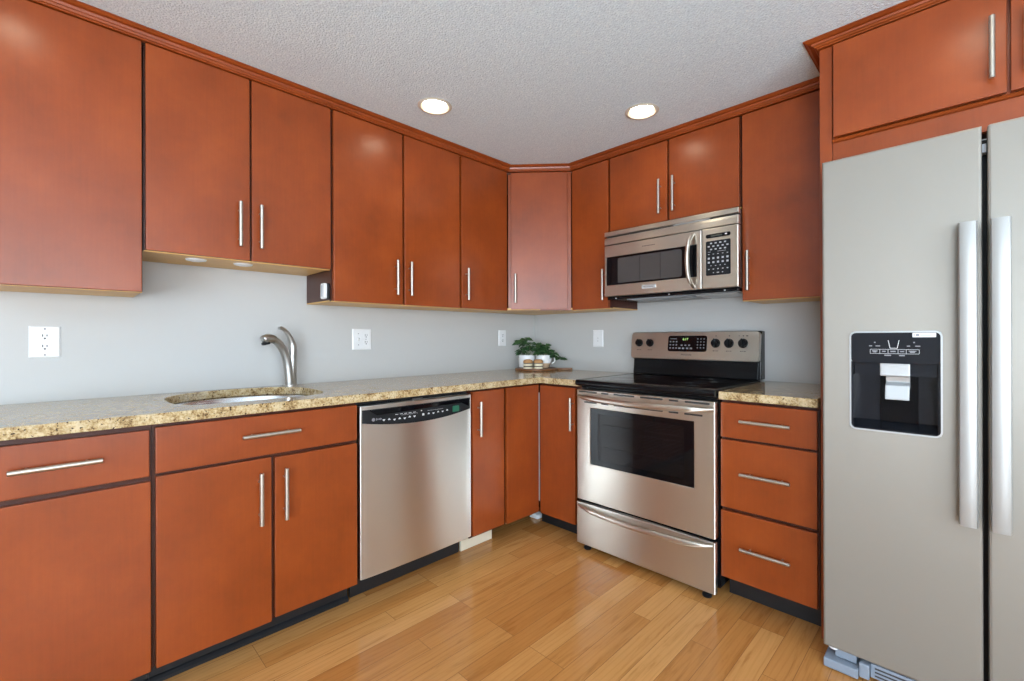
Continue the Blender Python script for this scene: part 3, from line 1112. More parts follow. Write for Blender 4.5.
# glossy handle hollow along the top of the strip
bm = BM()
pts = [(-1.735, 0.8375), (a1 - 0.006, 0.8375), (a1 - 0.010, 0.800), (a1 - 0.060, 0.823), (-1.58, 0.817), (-1.70, 0.815)]
fr = [bm.verts.new(BL(u, z, wd(u) + 0.0022)) for u, z in pts]
bm.faces.new(fr)
bmesh.ops.subdivide_edges(bm, edges=bm.edges[:], cuts=6)
bmesh.ops.triangulate(bm, faces=bm.faces[:])
for v in bm.verts:
    v.co.x = 0.628 + wd(v.co.y) + 0.0022
build('handle_recess', bm, BLACK_GLASS, door)


def dabs(F, wfun, items, name, mat, parent):
    """Printed marks: small raised lozenges at (u, v, width, height)."""
    bm = BM()
    for (u, v, a, b) in items:
        w = wfun(u)
        prism(bm, F, [(u - a / 2, v - b / 2), (u + a / 2, v - b / 2), (u + a / 2, v + b / 2), (u - a / 2, v + b / 2)], w, w + 0.0006)
    return build(name, bm, mat, parent)


wp = lambda u: wd(u) + 0.0014
marks = []
for i in range(7):
    u = -1.668 + i * 0.0255
    z = 0.7915 - 0.004 * math.sin(i / 6 * PI) - 0.002 * i / 6
    marks.append((u, z, 0.012, 0.0035))
    marks.append((u, z + 0.0035 * (1 if i % 2 else -1), 0.006, 0.004))
marks += [(-1.468, 0.791, 0.011, 0.010)]
for i in range(5):
    u = -1.438 + i * 0.027
    marks.append((u, 0.7905 + 0.001 * i, 0.011, 0.0035))
    marks.append((u, 0.7905 + 0.001 * i + 0.003 * (1 if i % 2 == 0 else -1), 0.006, 0.004))
for i in range(5):
    marks.append((-1.606 + i * 0.0225, 0.8075, 0.014, 0.0022))
marks += [(-1.478, 0.810, 0.006, 0.005), (-1.54, 0.802, 0.085, 0.0008), (-1.40, 0.806, 0.09, 0.0008)]
dabs(BL, wp, marks, 'button_legend', PRINT_WHITE, strip)
bm = BM()
lathe(bm, BL(-1.716, 0.797, wp(-1.716)), [(0.0, 0.0008), (0.0045, 0.0008), (0.0075, 0.0008), (0.0075, 0.0), (0.0, 0.0)], 20, axis=(1, 0, 0))
for i, (du, h) in enumerate(((0.014, 0.010), (0.020, 0.006), (0.026, 0.006), (0.031, 0.009), (0.036, 0.006))):
    box(bm, BL, -1.716 + du - 0.002, -1.716 + du + 0.002, 0.797 - h / 2, 0.797 + h / 2, wp(-1.716 + du), wp(-1.716 + du) + 0.0006)
build('round_logo', bm, PRINT_GREY, strip)
bm = BM()
prism(bm, BL, rrect(-1.297, -1.256, 0.782, 0.811, 0.003), wp(-1.28), wp(-1.28) + 0.0012)
build('sticker', bm, GREEN_STICKER, strip, label='small green sticker')
bx('toe_panel', BL, (u0 + 0.006, u1 + 0.002, 0.003, 0.104, -0.122, -0.108), TOE, t)
bx('latch', BL, (-1.50, -1.45, 0.8585, 0.866, -0.03, -0.014), PRINT_DARK, t)
for s_ in (u0 + 0.04, u1 - 0.04):
    bm = BM()
    lathe(bm, BL(s_, 0.0008, -0.16), [(0.0, 0), (0.015, 0), (0.015, 0.01), (0.007, 0.012), (0.007, 0.106), (0.0, 0.106)], 14)
    build('foot', bm, BLACK_MATTE, t)

# ------------------------------------------------------------------ range
t = thing('range', 'stainless steel electric range with black glass cooktop and oven', 'range', (1.3145, -0.35, 0))
RF = Face((0, -0.68, 0), (1, 0, 0), (0, -1, 0))     # w = 0 at the oven door's front
r0, r1 = 0.939, 1.690
bm = BM()   # side panels, bottom and back; the oven cavity is open to the front
box(bm, RF, r0, r0 + 0.03, 0.045, 0.888, -0.655, -0.048)
box(bm, RF, r1 - 0.03, r1, 0.045, 0.888, -0.655, -0.048)
box(bm, RF, r0 + 0.03, r1 - 0.03, 0.045, 0.075, -0.655, -0.048)
box(bm, RF, r0 + 0.03, r1 - 0.03, 0.045, 0.888, -0.675, -0.655)
box(bm, RF, r0 + 0.03, r1 - 0.03, 0.83, 0.888, -0.655, -0.048)
build('body', bm, BLACK, t)
bm = BM()
grid_slab(bm, lambda u, v, w: RF(u, v, w), [r0 + 0.032, 1.06, 1.57, r1 - 0.032], [0.30, 0.42, 0.79, 0.828], -0.06, -0.05, {(1, 1)})
box(bm, RF, 1.05, 1.06, 0.41, 0.80, -0.50, -0.061)
box(bm, RF, 1.57, 1.58, 0.41, 0.80, -0.50, -0.061)
box(bm, RF, 1.06, 1.57, 0.41, 0.42, -0.50, -0.061)
box(bm, RF, 1.06, 1.57, 0.79, 0.80, -0.50, -0.061)
box(bm, RF, 1.05, 1.58, 0.41, 0.80, -0.51, -0.5005)
build('oven_cavity', bm, CAVITY, t)
for z in (0.56, 0.68):
    bm = BM()
    tube(bm, [RF(1.062, z, -0.07), RF(1.568, z, -0.07)], 0.003, 8)
    tube(bm, [RF(1.062, z, -0.47), RF(1.568, z, -0.47)], 0.003, 8)
    for i in range(13):
        u = 1.075 + i * 0.04
        tube(bm, [RF(u, z + 0.004, -0.07), RF(u, z + 0.004, -0.47)], 0.0018, 6)
    build('oven_rack', bm, WIRE, t)
# cooktop: rounded black frame around the glass
bm = BM()
sec = [(-0.048, 0.889), (0.002, 0.889), (0.010, 0.893), (0.013, 0.900), (0.012, 0.912), (0.006, 0.9195), (-0.006, 0.9215), (-0.045, 0.9215)]
prism(bm, lambda a, b, c: RF(c, b, a), sec, r0 - 0.001, r1 + 0.001)
top_ = build('cooktop', bm, BLACK, t, bevel=0.002, smooth='auto')
bx('cooktop_rim', RF, (r0 - 0.001, r0 + 0.020, 0.889, 0.9215, -0.60, -0.0455), BLACK, top_, bevel=0.002)
bx('cooktop_rim', RF, (r1 - 0.020, r1 + 0.001, 0.889, 0.9215, -0.60, -0.0455), BLACK, top_, bevel=0.002)
bx('cooktop_glass', RF, (r0 + 0.0205, r1 - 0.0205, 0.889, 0.9205, -0.60, -0.0460), CERAMIC_GLASS, top_)
for (cx, cy, R_) in ((1.12, -0.50, 0.115), (1.50, -0.50, 0.085), (1.12, -0.235, 0.08), (1.50, -0.235, 0.105)):
    bm = BM()
    for rr_ in (R_, R_ * 0.62):
        lathe(bm, (cx, cy, 0.9206), [(rr_ - 0.0018, 0.0), (rr_ - 0.0018, 0.0003), (rr_, 0.0003), (rr_, 0.0)], 48)
    build('burner_ring', bm, RING_GREY, top_)
# oven door
od0, od1 = 0.2715, 0.868
bm = BM()
grid_slab(bm, lambda u, v, w: RF(u, v, w), [r0 + 0.002, 1.03, 1.594, r1 - 0.002], [od0, 0.4745, 0.773, od1], -0.044, 0.0, {(1, 1)})
bmesh.ops.remove_doubles(bm, verts=bm.verts[:], dist=1e-6)
od = build('oven_door', bm, STEEL, t, bevel=0.004)
bm = BM()
frame_prism(bm, RF, [(1.594, 0.773), (1.03, 0.773), (1.03, 0.4745), (1.594, 0.4745)], [(1.548, 0.746), (1.076, 0.746), (1.076, 0.503), (1.548, 0.503)], -0.012, -0.003)
build('window_border', bm, BLACK_GLASS, od)
bx('window_glass', RF, (1.0762, 1.5478, 0.5032, 0.7458, -0.010, -0.004), SMOKED, od)
bm = BM()
for (a, b, z) in ((0.956, 1.072, 0.8575), (1.10, 1.145, 0.8575), (1.176, 1.295, 0.8575), (1.327, 1.446, 0.8575), (1.476, 1.522, 0.8575),
                  (1.553, 1.665, 0.8575), (0.99, 1.072, 0.803), (1.10, 1.145, 0.803), (1.176, 1.446, 0.803), (1.475, 1.522, 0.803), (1.55, 1.634, 0.803)):
    prism(bm, RF, rrect(a, b, z - 0.0042, z + 0.0042, 0.003, 3), -0.0005, 0.0006)
build('vent_slots', bm, SLOT, od)


def bow_handle(F, u0, u1, v, w, sag, out, r, parent, name='handle', dv=0.0):
    bm = BM()
    n = 28
    pts, rs = [], []
    for i in range(n + 1):
        s_ = i / n
        k_ = 1 - (2 * s_ - 1) ** 2
        pts.append(F(u0 + (u1 - u0) * s_, v - sag * k_, w + out * min(1, k_ * 2.2) ** 0.7))
        rs.append(r * (0.55 + 0.45 * min(1, k_ * 2.5)))
    tube(bm, pts, rs, 14)
    return build(name, bm, STEEL, parent, smooth='auto')


bow_handle(RF, r0 + 0.010, r1 - 0.010, 0.836, 0.0, 0.012, 0.045, 0.0135, od)
# storage drawer
bx('storage_drawer_gap', RF, (r0 + 0.01, r1 - 0.01, 0.08, 0.268, -0.046, -0.022), BLACK, t)
sd_ = bx('storage_drawer', RF, (r0 + 0.001, r1 - 0.001, 0.034, 0.2585, -0.021, 0.004), STEEL, t, bevel=0.004)
bow_handle(RF, r0 + 0.012, r1 - 0.014, 0.244, 0.004, 0.022, 0.024, 0.0125, sd_)
for (u, w) in ((r0 + 0.05, -0.06), (r1 - 0.05, -0.06), (r0 + 0.05, -0.60), (r1 - 0.05, -0.60)):
    bm = BM()
    lathe(bm, RF(u, 0.0006, w + 0.03), [(0.0, 0), (0.019, 0), (0.021, 0.004), (0.021, 0.011), (0.016, 0.015), (0.008, 0.017), (0.008, 0.050), (0.0, 0.050)], 18)
    build('foot', bm, BLACK_MATTE, t, smooth='auto')
# backguard: black riser and tilted steel control panel
bm = BM()
prism(bm, lambda a, b, c: V((c, -a, b)), [(0.075, 0.9225), (0.10, 0.9225), (0.094, 0.965), (0.088, 1.018), (0.075, 1.018)], r0 + 0.006, r1 - 0.006)
prism(bm, lambda a, b, c: V((c, -a, b)), [(0.006, 0.9225), (0.0748, 0.9225), (0.0748, 1.15), (0.055, 1.182), (0.006, 1.182)], r0 + 0.001, r1 + 0.001)
bg = build('backguard', bm, BLACK, t, bevel=0.004)
tl = math.atan2(0.024, 0.160)
CP = Face((0, -0.116, 1.020), (1, 0, 0), (0, -math.cos(tl), math.sin(tl)))
CP.u = V((0, math.sin(tl), math.cos(tl)))            # up along the sloping face
bm = BM()
prism(bm, CP, rrect(r0 - 0.003, r1 + 0.002, 0.0, 0.163, 0.018), -0.03, 0.0)
cp_ = build('control_panel', bm, STEEL, t, bevel=0.003, smooth='auto')
bm = BM()
prism(bm, CP, rrect(1.184, 1.418, 0.047, 0.141, 0.014), -0.001, 0.002)
ds = build('clock_display', bm, BLACK_GLASS, cp_, bevel=0.001)
lettering('clock_digits', '6:17', CP, 1.291, 0.119, 0.0021, 0.019, GREEN_LED, ds)
dabs(CP, lambda u: 0.0018, [(1.218, 0.122, 0.04, 0.003)], 'display_mark', PRINT_GREY, ds)
mk = [(1.20 + i * 0.019, 0.105 - j * 0.019, 0.009, 0.007) for i in range(3) for j in range(3)]
dabs(CP, lambda u: 0.0018, mk, 'button_legend', PRINT_GREY, ds)
mk = [(1.365 + i * 0.018, 0.121 - j * 0.017, 0.007, 0.006) for i in range(3) for j in range(4)]
dabs(CP, lambda u: 0.0018, mk, 'button_legend', PRINT_GREY, ds)
mk = [(1.27 + i * 0.023, 0.084, 0.011, 0.007) for i in range(3)] + [(1.258 + i * 0.023, 0.066, 0.013, 0.009) for i in range(4)]
dabs(CP, lambda u: 0.0018, mk, 'button_legend', PRINT_GREY, ds)
lettering('lettering', 'FRIGIDAIRE', CP, 1.300, 0.028, 0.0003, 0.0125, PRINT_DARK, cp_)
kx = ((0.992, 0.097), (1.066, 0.097), (1.466, 0.097), (1.538, 0.097), (1.611, 0.097))
for i, (u, v) in enumerate(kx):
    R_ = 0.0205 if i < 2 else 0.0225
    bm = BM()
    ax = CP.n
    lathe(bm, CP(u, v, 0.0), [(0.0, 0.0), (R_ + 0.003, 0.0), (R_ + 0.003, 0.003), (R_, 0.004), (R_ * 0.9, 0.02), (R_ * 0.8, 0.0225), (0.0, 0.0225)], 28, axis=ax)
    kn = build('knob', bm, BLACK, cp_, smooth='auto')
    bm = BM()
    prism(bm, CP, rrect(u - 0.0045, u + 0.0045, v - R_ * 0.85, v + R_ * 1.02, 0.004, 3), 0.0226, 0.031)
    build('knob_grip', bm, BLACK, kn, bevel=0.001)
for (u, v) in kx:
    mk = [(u - 0.010, v - 0.043, 0.007, 0.004), (u - 0.001, v - 0.043, 0.006, 0.003), (u + 0.010, v - 0.043, 0.010, 0.003)]
    dabs(CP, lambda u: -0.0002, mk, 'knob_legend', PRINT_DARK, cp_)
    if u > 1.3:
        dabs(CP, lambda u: -0.0002, [(u, v + 0.041, 0.006, 0.005)] + ([(1.59, 0.138, 0.006, 0.003), (1.63, 0.138, 0.010, 0.005)] if u > 1.6 else []),
             'knob_mark', PRINT_DARK, cp_)

# ------------------------------------------------------------------ microwave
t = thing('microwave', 'stainless steel over-the-range microwave under the short cabinet', 'microwave', (1.31, -0.2, 1.372))
MF = Face((0, -0.40, 0), (1, 0, 0), (0, -1, 0))
m0, m1 = 0.9335, 1.690
bx('body', MF, (m0 + 0.002, m1 - 0.004, 1.3865, 1.772, -0.388, -0.032), BLACK, t, bevel=0.003)
bm = BM()
box(bm, MF, m0 + 0.008, m1 - 0.010, 1.372, 1.386, -0.375, -0.02)
bp_ = build('bottom_plate', bm, BLACK, t, bevel=0.002)
bx('lamp_cover', MF, (1.05, 1.40, 1.3695, 1.3718, -0.20, -0.06), PLASTIC_GREY, bp_)
bx('grease_filter', MF, (1.44, 1.65, 1.3695, 1.3718, -0.33, -0.10), SILVER_PLASTIC, bp_)
for u in (1.0, 1.33, 1.62):
    bx('screw', MF, (u - 0.004, u + 0.004, 1.377, 1.383, -0.02, -0.0185), SILVER_PLASTIC, bp_)
bm = BM()
box(bm, MF, m0, m1, 1.7445, 1.770, -0.031, -0.001)
prism(bm, lambda a, b, c: MF(c, b, a), [(-0.031, 1.694), (0.0, 1.694), (-0.001, 1.722), (-0.006, 1.736), (-0.031, 1.738)], m0, m1)
g_ = build('vent_grille', bm, STEEL, t, bevel=0.0015)
bx('vent_gap', MF, (m0 + 0.004, m1 - 0.004, 1.690, 1.7442, -0.0315, -0.020), SLOT, g_)
bm = BM()
prism(bm, MF, [(1.36, 1.7385), (1.55, 1.7385), (1.55, 1.7425), (1.36, 1.7425)], -0.021, -0.006)
build('vent_louvre', bm, SILVER_PLASTIC, g_)
bm = BM()
grid_slab(bm, lambda u, v, w: MF(u, v, w), [m0, 0.946, 1.488, 1.5125], [1.391, 1.456, 1.6215, 1.689], -0.031, 0.0, {(1, 1)})
bmesh.ops.remove_doubles(bm, verts=bm.verts[:], dist=1e-6)
md_ = build('door', bm, STEEL, t, bevel=0.003)
bx('window', MF, (0.9465, 1.4875, 1.4565, 1.621, -0.020, -0.005), BLACK_GLASS, md_)
bm = BM()
prism(bm, MF, rrect(1.022, 1.408, 1.466, 1.6095, 0.012), -0.0055, -0.0042)
build('window_screen', bm, MESH_GREY, md_)
for u in (1.165, 1.287):
    bx('reflection_line', MF, (u - 0.001, u + 0.001, 1.467, 1.609, -0.0045, -0.0038), BLACK, md_)  # upright reflections in the window, put in as thin dark bars
bm = BM()
pts, rs = [], []
for i in range(25):
    s_ = i / 24
    k_ = 1 - (2 * s_ - 1) ** 2
    pts.append(MF(1.473 - 0.018 * k_, 1.405 + 0.27 * s_, -0.001 + 0.040 * min(1, 1.8 * k_) ** 0.75))
    rs.append(0.0085 + 0.003 * k_)
tube(bm, pts, rs, 14)
build('handle', bm, STEEL, md_, smooth='auto')
bm = BM()
prism(bm, MF, rrect(1.178, 1.264, 1.418, 1.4395, 0.002), -0.0005, 0.0015)
nb = build('name_badge', bm, SILVER_PLASTIC, md_, bevel=0.0006)
lettering('lettering', 'FRIGIDAIRE', MF, 1.221, 1.4287, 0.0016, 0.0125, PRINT_DARK, nb)
dabs(MF, lambda u: -0.0002, [(1.186 + i * 0.0085, 1.655, 0.0055, 0.005) for i in range(9)], 'faint_print', PRINT_DARK, md_)
bm = BM()
box(bm, MF, 1.5155, m1, 1.391, 1.689, -0.031, 0.0)
cpn = build('control_panel', bm, STEEL, t, bevel=0.003)
bm = BM()
prism(bm, MF, rrect(1.536, 1.655, 1.641, 1.660, 0.008), -0.001, 0.001)
dsp = build('display', bm, BLACK_GLASS, cpn)
bx('display_text', MF, (1.560, 1.615, 1.646, 1.655, 0.0005, 0.0013), LCD, dsp)
dabs(MF, lambda u: 0.0006, [(1.634, 1.652, 0.010, 0.007)], 'display_mark', PRINT_WHITE, dsp)
bm = BM()
prism(bm, MF, rrect(1.536, 1.655, 1.455, 1.626, 0.006), -0.001, 0.001)
kp = build('keypad', bm, BLACK_MATTE, cpn)
mk = []
zz = 1.614
for j, cnt in enumerate((4, 5, 4)):
    for i in range(cnt):
        mk.append((1.5955 + (i - (cnt - 1) / 2) * 0.0225, zz - j * 0.015, 0.0125, 0.0085))
mk += [(1.553, 1.572, 0.016, 0.0025), (1.613, 1.572, 0.05, 0.002)]
mk += [(1.5505 + i * 0.0225, 1.560, 0.009, 0.004) for i in range(5)]
for j in range(2):
    mk += [(1.5505 + i * 0.0225, 1.540 - j * 0.020, 0.0125, 0.0115) for i in range(5)]
mk += [(1.561 + i * 0.0225, 1.503, 0.008, 0.004) for i in range(4)]
mk += [(1.5505 + i * 0.0225, 1.486, 0.009, 0.006) for i in range(5)]
mk += [(1.573, 1.468, 0.007, 0.005), (1.595, 1.468, 0.014, 0.006), (1.617, 1.468, 0.007, 0.005)]
dabs(MF, lambda u: 0.0006, [(a_, b_, c_ * 0.8, d_ * 0.8) for a_, b_, c_, d_ in mk], 'key_legend', KEY_PRINT, kp)

# ------------------------------------------------------------------ refrigerator
t = thing('refrigerator', 'tall pale stainless steel side-by-side refrigerator with a dispenser in its left door', 'refrigerator', (2.56, -0.4, 0))
GF = Face((0, -0.785, 0), (1, 0, 0), (0, -1, 0))
f0, f1 = 2.1115, 3.02
bx('body', GF, (f0 + 0.003, f1 - 0.003, 0.075, 1.745, -0.745, -0.075), PLASTIC_GREY, t, bevel=0.006)
bx('gasket', GF, (f0 + 0.012, f1 - 0.012, 0.085, 1.735, -0.0748, -0.0605), BLACK_MATTE, t)
hu = [2.1025, 2.1845, 2.4095, 2.4970]
bm = BM()
grid_slab(bm, lambda u, v, w: GF(u, v, w), hu, [0.069, 0.842, 1.163, 1.761], -0.06, 0.0, {(1, 1)})
bmesh.ops.remove_doubles(bm, verts=bm.verts[:], dist=1e-6)
dL = build('freezer_door', bm, STEEL_LIGHT, t, bevel=0.007)
# only the outer front edges of this door are rounded; the dispenser opening stays sharp
_me = dL.data
_at = _me.attributes.new('bevel_weight_edge', 'FLOAT', 'EDGE')
for e in _me.edges:
    p_, q_ = (_me.vertices[i].co for i in e.vertices)
    same = lambda k, vals: any(abs(p_[k] - x) < 1e-4 and abs(q_[k] - x) < 1e-4 for x in vals)
    ys = [v.co.y for v in _me.vertices]
    if same(1, (min(ys),)) and (same(0, (hu[0] - 2.56, hu[-1] - 2.56)) or same(2, (0.069, 1.761))):
        _at.data[e.index].value = 1.0
dL.modifiers['edge'].limit_method = 'WEIGHT'
bm = BM()
box(bm, GF, 2.5085, f1, 0.069, 1.761, -0.06, 0.0)
dR = build('refrigerator_door', bm, STEEL_LIGHT, t, bevel=0.007)


def fridge_handle(u0, u1, z0, z1, parent):
    """Broad flat pull: a shallow bowed bar on two end blocks."""
    bm = BM()
    n = 20
    sec = []
    for i in range(n + 1):
        s_ = i / n
        z = z0 + (z1 - z0) * s_
        k_ = 1 - (2 * s_ - 1) ** 8
        sec.append((z, 0.043 + 0.010 * k_))
    rings = []
    for z, w in sec:
        prof = [(u0, w - 0.016), (u0 + 0.003, w - 0.003), (u0 + 0.010, w), (u1 - 0.010, w), (u1 - 0.003, w - 0.003), (u1, w - 0.016)]
        rings.append([bm.verts.new(GF(u, z, ww)) for u, ww in prof])
    for A, B in zip(rings, rings[1:]):
        for k_ in range(6):
            bm.faces.new((A[k_], A[(k_ + 1) % 6], B[(k_ + 1) % 6], B[k_]))
    bm.faces.new(rings[0][::-1])
    bm.faces.new(rings[-1])
    for z in (z0 + 0.045, z1 - 0.045):
        box(bm, GF, u0 + 0.007, u1 - 0.007, z - 0.035, z + 0.035, -0.001, 0.036)
    return build('handle', bm, STEEL_HANDLE, parent, smooth='auto')


fridge_handle(2.4470, 2.4875, 0.598, 1.480, dL)
fridge_handle(2.5120, 2.5540, 0.598, 1.480, dR)
# dispenser set into the freezer door
bm = BM()
o_ = rrect(2.181, 2.4125, 0.8385, 1.1665, 0.018)
i_ = rrect(2.1855, 2.408, 0.843, 1.162, 0.0145)
frame_prism(bm, GF, o_, i_, -0.003, 0.003)
frame_prism(bm, GF, rrect(2.1848, 2.4092, 0.8423, 1.1627, 0.0004), rrect(2.1865, 2.4075, 0.844, 1.161, 0.0140), -0.0045, -0.0032)
dp = build('dispenser_bezel', bm, SILVER_PLASTIC, dL, smooth='auto')
bm = BM()       # tray and walls of the hollow
uu0, uu1 = 2.1855, 2.408
box(bm, GF, uu0, uu0 + 0.006, 0.8435, 1.066, -0.0598, 0.001)
box(bm, GF, uu1 - 0.006, uu1, 0.8435, 1.066, -0.0598, 0.001)
prism(bm, lambda a, b, c: GF(c, b, a), [(-0.0598, 0.8435), (0.001, 0.8435), (0.001, 0.8475), (-0.0598, 0.868)], uu0 + 0.0062, uu1 - 0.0062)
box(bm, GF, uu0 + 0.0062, uu1 - 0.0062, 0.8435, 1.066, -0.0655, -0.060)
cav = build('dispenser_recess', bm, DISPENSER, dL)
bm = BM()
prism(bm, GF, rrect(2.186, 2.4075, 1.062, 1.1615, 0.013), -0.02, 0.0015)
pn = build('dispenser_panel', bm, DISPENSER, dL, bevel=0.001)
bm = BM()
box(bm, GF, uu0 + 0.008, uu1 - 0.008, 1.022, 1.0615, -0.0595, -0.012)
build('dispenser_hood', bm, DISPENSER, dL)
bx('back_plate', GF, (2.258, 2.354, 0.868, 1.0215, -0.0598, -0.050), BLACK_GLASS, dL)
bm = BM()
box(bm, GF, 2.2615, 2.3365, 1.021, 1.0635, -0.011, -0.003)
build('water_spout', bm, SILVER_PLASTIC, dL, bevel=0.003)
bm = BM()
prism(bm, lambda a, b, c: GF(c, b, a), [(-0.049, 1.019), (-0.036, 1.0185), (-0.040, 1.000), (-0.022, 0.990), (-0.014, 0.945), (-0.018, 0.943), (-0.030, 0.975), (-0.049, 0.985)], 2.273, 2.334)
pd = build('paddle', bm, SILVER_PLASTIC, dL, bevel=0.003)
PW = 0.0012
bm = BM()
for a, b in (((2.2835, 1.137), (2.288, 1.1115)), ((2.288, 1.1115), (2.306, 1.1115)), ((2.306, 1.1115), (2.3105, 1.137))):
    tube(bm, [GF(*a, 0.0018), GF(*b, 0.0018)], 0.0009, 6)
frame_prism(bm, GF, rrect(2.2365, 2.3595, 1.0935, 1.108, 0.002, 2), rrect(2.2373, 2.3587, 1.0943, 1.1072, 0.0015, 2), 0.0012, 0.0020)
for u in (2.262, 2.283, 2.308, 2.328):
    box(bm, GF, u - 0.0004, u + 0.0004, 1.0945, 1.107, 0.0012, 0.0020)
build('icon_outline', bm, PRINT_WHITE, pn)
mk = [(2.238, 1.1185, 0.008, 0.003), (2.257, 1.1185, 0.012, 0.003), (2.3335, 1.1185, 0.008, 0.003), (2.3555, 1.1185, 0.012, 0.003),
      (2.249, 1.130, 0.004, 0.004), (2.347, 1.130, 0.004, 0.004)]
mk += [(2.249, 1.102, 0.014, 0.004), (2.249, 1.0985, 0.008, 0.003), (2.2725, 1.101, 0.009, 0.004), (2.2955, 1.101, 0.013, 0.0042),
       (2.318, 1.101, 0.010, 0.0035), (2.343, 1.1025, 0.018, 0.003), (2.343, 1.099, 0.012, 0.004)]
mk += [(2.282, 1.0885, 0.017, 0.004), (2.3175, 1.0885, 0.014, 0.004)]
dabs(GF, lambda u: 0.0013, mk, 'icon_legend', PRINT_GREY, pn)
bm = BM()
prism(bm, GF, rrect(2.343, 2.398, 1.1465, 1.1605, 0.002, 2), 0.0014, 0.0022)
st = build('sticker', bm, PRINT_WHITE, pn, label='white rectangular sticker')
dabs(GF, lambda u: 0.0021, [(2.3475, 1.1535, 0.0012, 0.009), (2.355, 1.1535, 0.008, 0.006), (2.374, 1.1525, 0.024, 0.0012)], 'sticker_print', PRINT_GREY, st)
# base grille, hinge and feet
bm = BM()
box(bm, GF, f0 - 0.006, 2.203, 0.004, 0.034, -0.10, 0.014)
box(bm, GF, f0 + 0.022, 2.196, 0.0365, 0.064, -0.10, -0.016)
box(bm, GF, 2.204, 2.232, 0.010, 0.058, -0.10, 0.004)
box(bm, GF, 2.233, f1 - 0.01, 0.016, 0.062, -0.10, -0.010)
gr = build('base_grille', bm, GRILLE, t, bevel=0.003)
bm = BM()
for i in range(3):
    box(bm, GF, 2.245, f1 - 0.03, 0.024 + i * 0.012, 0.029 + i * 0.012, -0.0105, -0.0095)
build('grille_slots', bm, SLOT, gr)
bm = BM()
lathe(bm, GF(f0 + 0.018, 0.059, -0.022), [(0.0, 0), (0.012, 0), (0.015, 0.003), (0.015, 0.0085), (0.0, 0.0085)], 20)
build('hinge_cap', bm, PLASTIC, t, smooth='auto')
for u in (f0 + 0.06, f1 - 0.06):
    for w in (-0.04, -0.68):
        bm = BM()
        lathe(bm, GF(u, 0.0006, w), [(0.0, 0), (0.02, 0), (0.02, 0.014), (0.009, 0.016), (0.009, 0.080), (0.0, 0.080)], 16)
        build('foot', bm, BLACK_MATTE, t)
for u in (2.4985, 2.509):
    pass
bx('door_latch', GF, (2.4985, 2.507, 1.69, 1.715, -0.059, -0.030), PLASTIC_GREY, t)


# ------------------------------------------------------------------ lamps
def recessed(x, y, label):
    t = thing('recessed_light', label, 'ceiling light', (x, y, CEIL), 'recessed ceiling lights')
    bm = BM()
    lathe(bm, (x, y, CEIL), [(0.064, 0.003), (0.064, -0.003), (0.068, -0.006), (0.076, -0.005), (0.0815, -0.0012), (0.0815, -0.0006), (0.066, -0.0006), (0.066, 0.003)], 48, closed=True)
    build('trim_ring', bm, TRIM_RING, t, smooth='auto')
    bm = BM()
    lathe(bm, (x, y, CEIL), [(0.0638, -0.0022), (0.058, 0.006), (0.0545, 0.018), (0.0555, 0.020), (0.0655, 0.003), (0.0655, -0.0022)], 48, closed=True)
    build('baffle', bm, BAFFLE, t, smooth='auto')
    bm = BM()
    lathe(bm, (x, y, CEIL), [(0.0, 0.0165), (0.02, 0.017), (0.0563, 0.0195), (0.0563, 0.035), (0.0, 0.035)], 40)
    build('lens', bm, LENS, t, smooth='auto')


recessed(*LIGHTS[0], 'lit round recessed ceiling light in front of the tall two-door wall cabinet')
recessed(*LIGHTS[1], 'lit round recessed ceiling light in front of the microwave cabinet')
recessed(*LIGHTS[2], 'lit round recessed ceiling light over the worktop left of the sink')
recessed(*LIGHTS[3], 'lit round recessed ceiling light in front of the refrigerator')
recessed(*LIGHTS[4], 'unseen round recessed ceiling light added behind the camera for extra fill')  # extra lamp out of view, added to lift the general light


def puck(x, y, label):
    z = 1.4798
    t = thing('under_cabinet_light', label, 'light', (x, y, z), 'round lights under the sink wall cabinet')
    bm = BM()
    lathe(bm, (x, y, z), [(0.0, 0), (0.036, 0), (0.037, -0.004), (0.034, -0.010), (0.026, -0.0105), (0.026, -0.008), (0.0, -0.008)], 36)
    build('housing', bm, PLASTIC, t, smooth='auto')
    bm = BM()
    lathe(bm, (x, y, z - 0.0082), [(0.0255, 0.0), (0.0255, -0.003), (0.018, -0.005), (0.0, -0.006)], 30)
    build('lens', bm, PUCK_LENS, t, smooth='auto')


puck(0.205, -2.270, 'round white light under the wall cabinet above the sink, farther from the faucet')
puck(0.205, -2.100, 'round white light under the wall cabinet above the sink, nearer the faucet')


# ------------------------------------------------------------------ wall plates and small devices
def plate(F, u0, u1, v0, v1, name, label):
    t = thing(name, label, 'wall plate', F((u0 + u1) / 2, (v0 + v1) / 2, 0), 'white wall plates')
    bm = BM()
    a = [(u0, v0), (u1, v0), (u1, v1), (u0, v1)]
    s_ = 0.005
    b = [(u0 + s_, v0 + s_), (u1 - s_, v0 + s_), (u1 - s_, v1 - s_), (u0 + s_, v1 - s_)]
    L = [[bm.verts.new(F(u, v, w)) for u, v in P] for P, w in ((a, 0.0006), (a, 0.0025), (b, 0.006))]
    for A, B in zip(L, L[1:]):
        for i in range(4):
            bm.faces.new((A[i], A[(i + 1) % 4], B[(i + 1) % 4], B[i]))
    bm.faces.new(L[0][::-1])
    bm.faces.new(L[2])
    build('cover_plate', bm, PLASTIC, t)
    return t


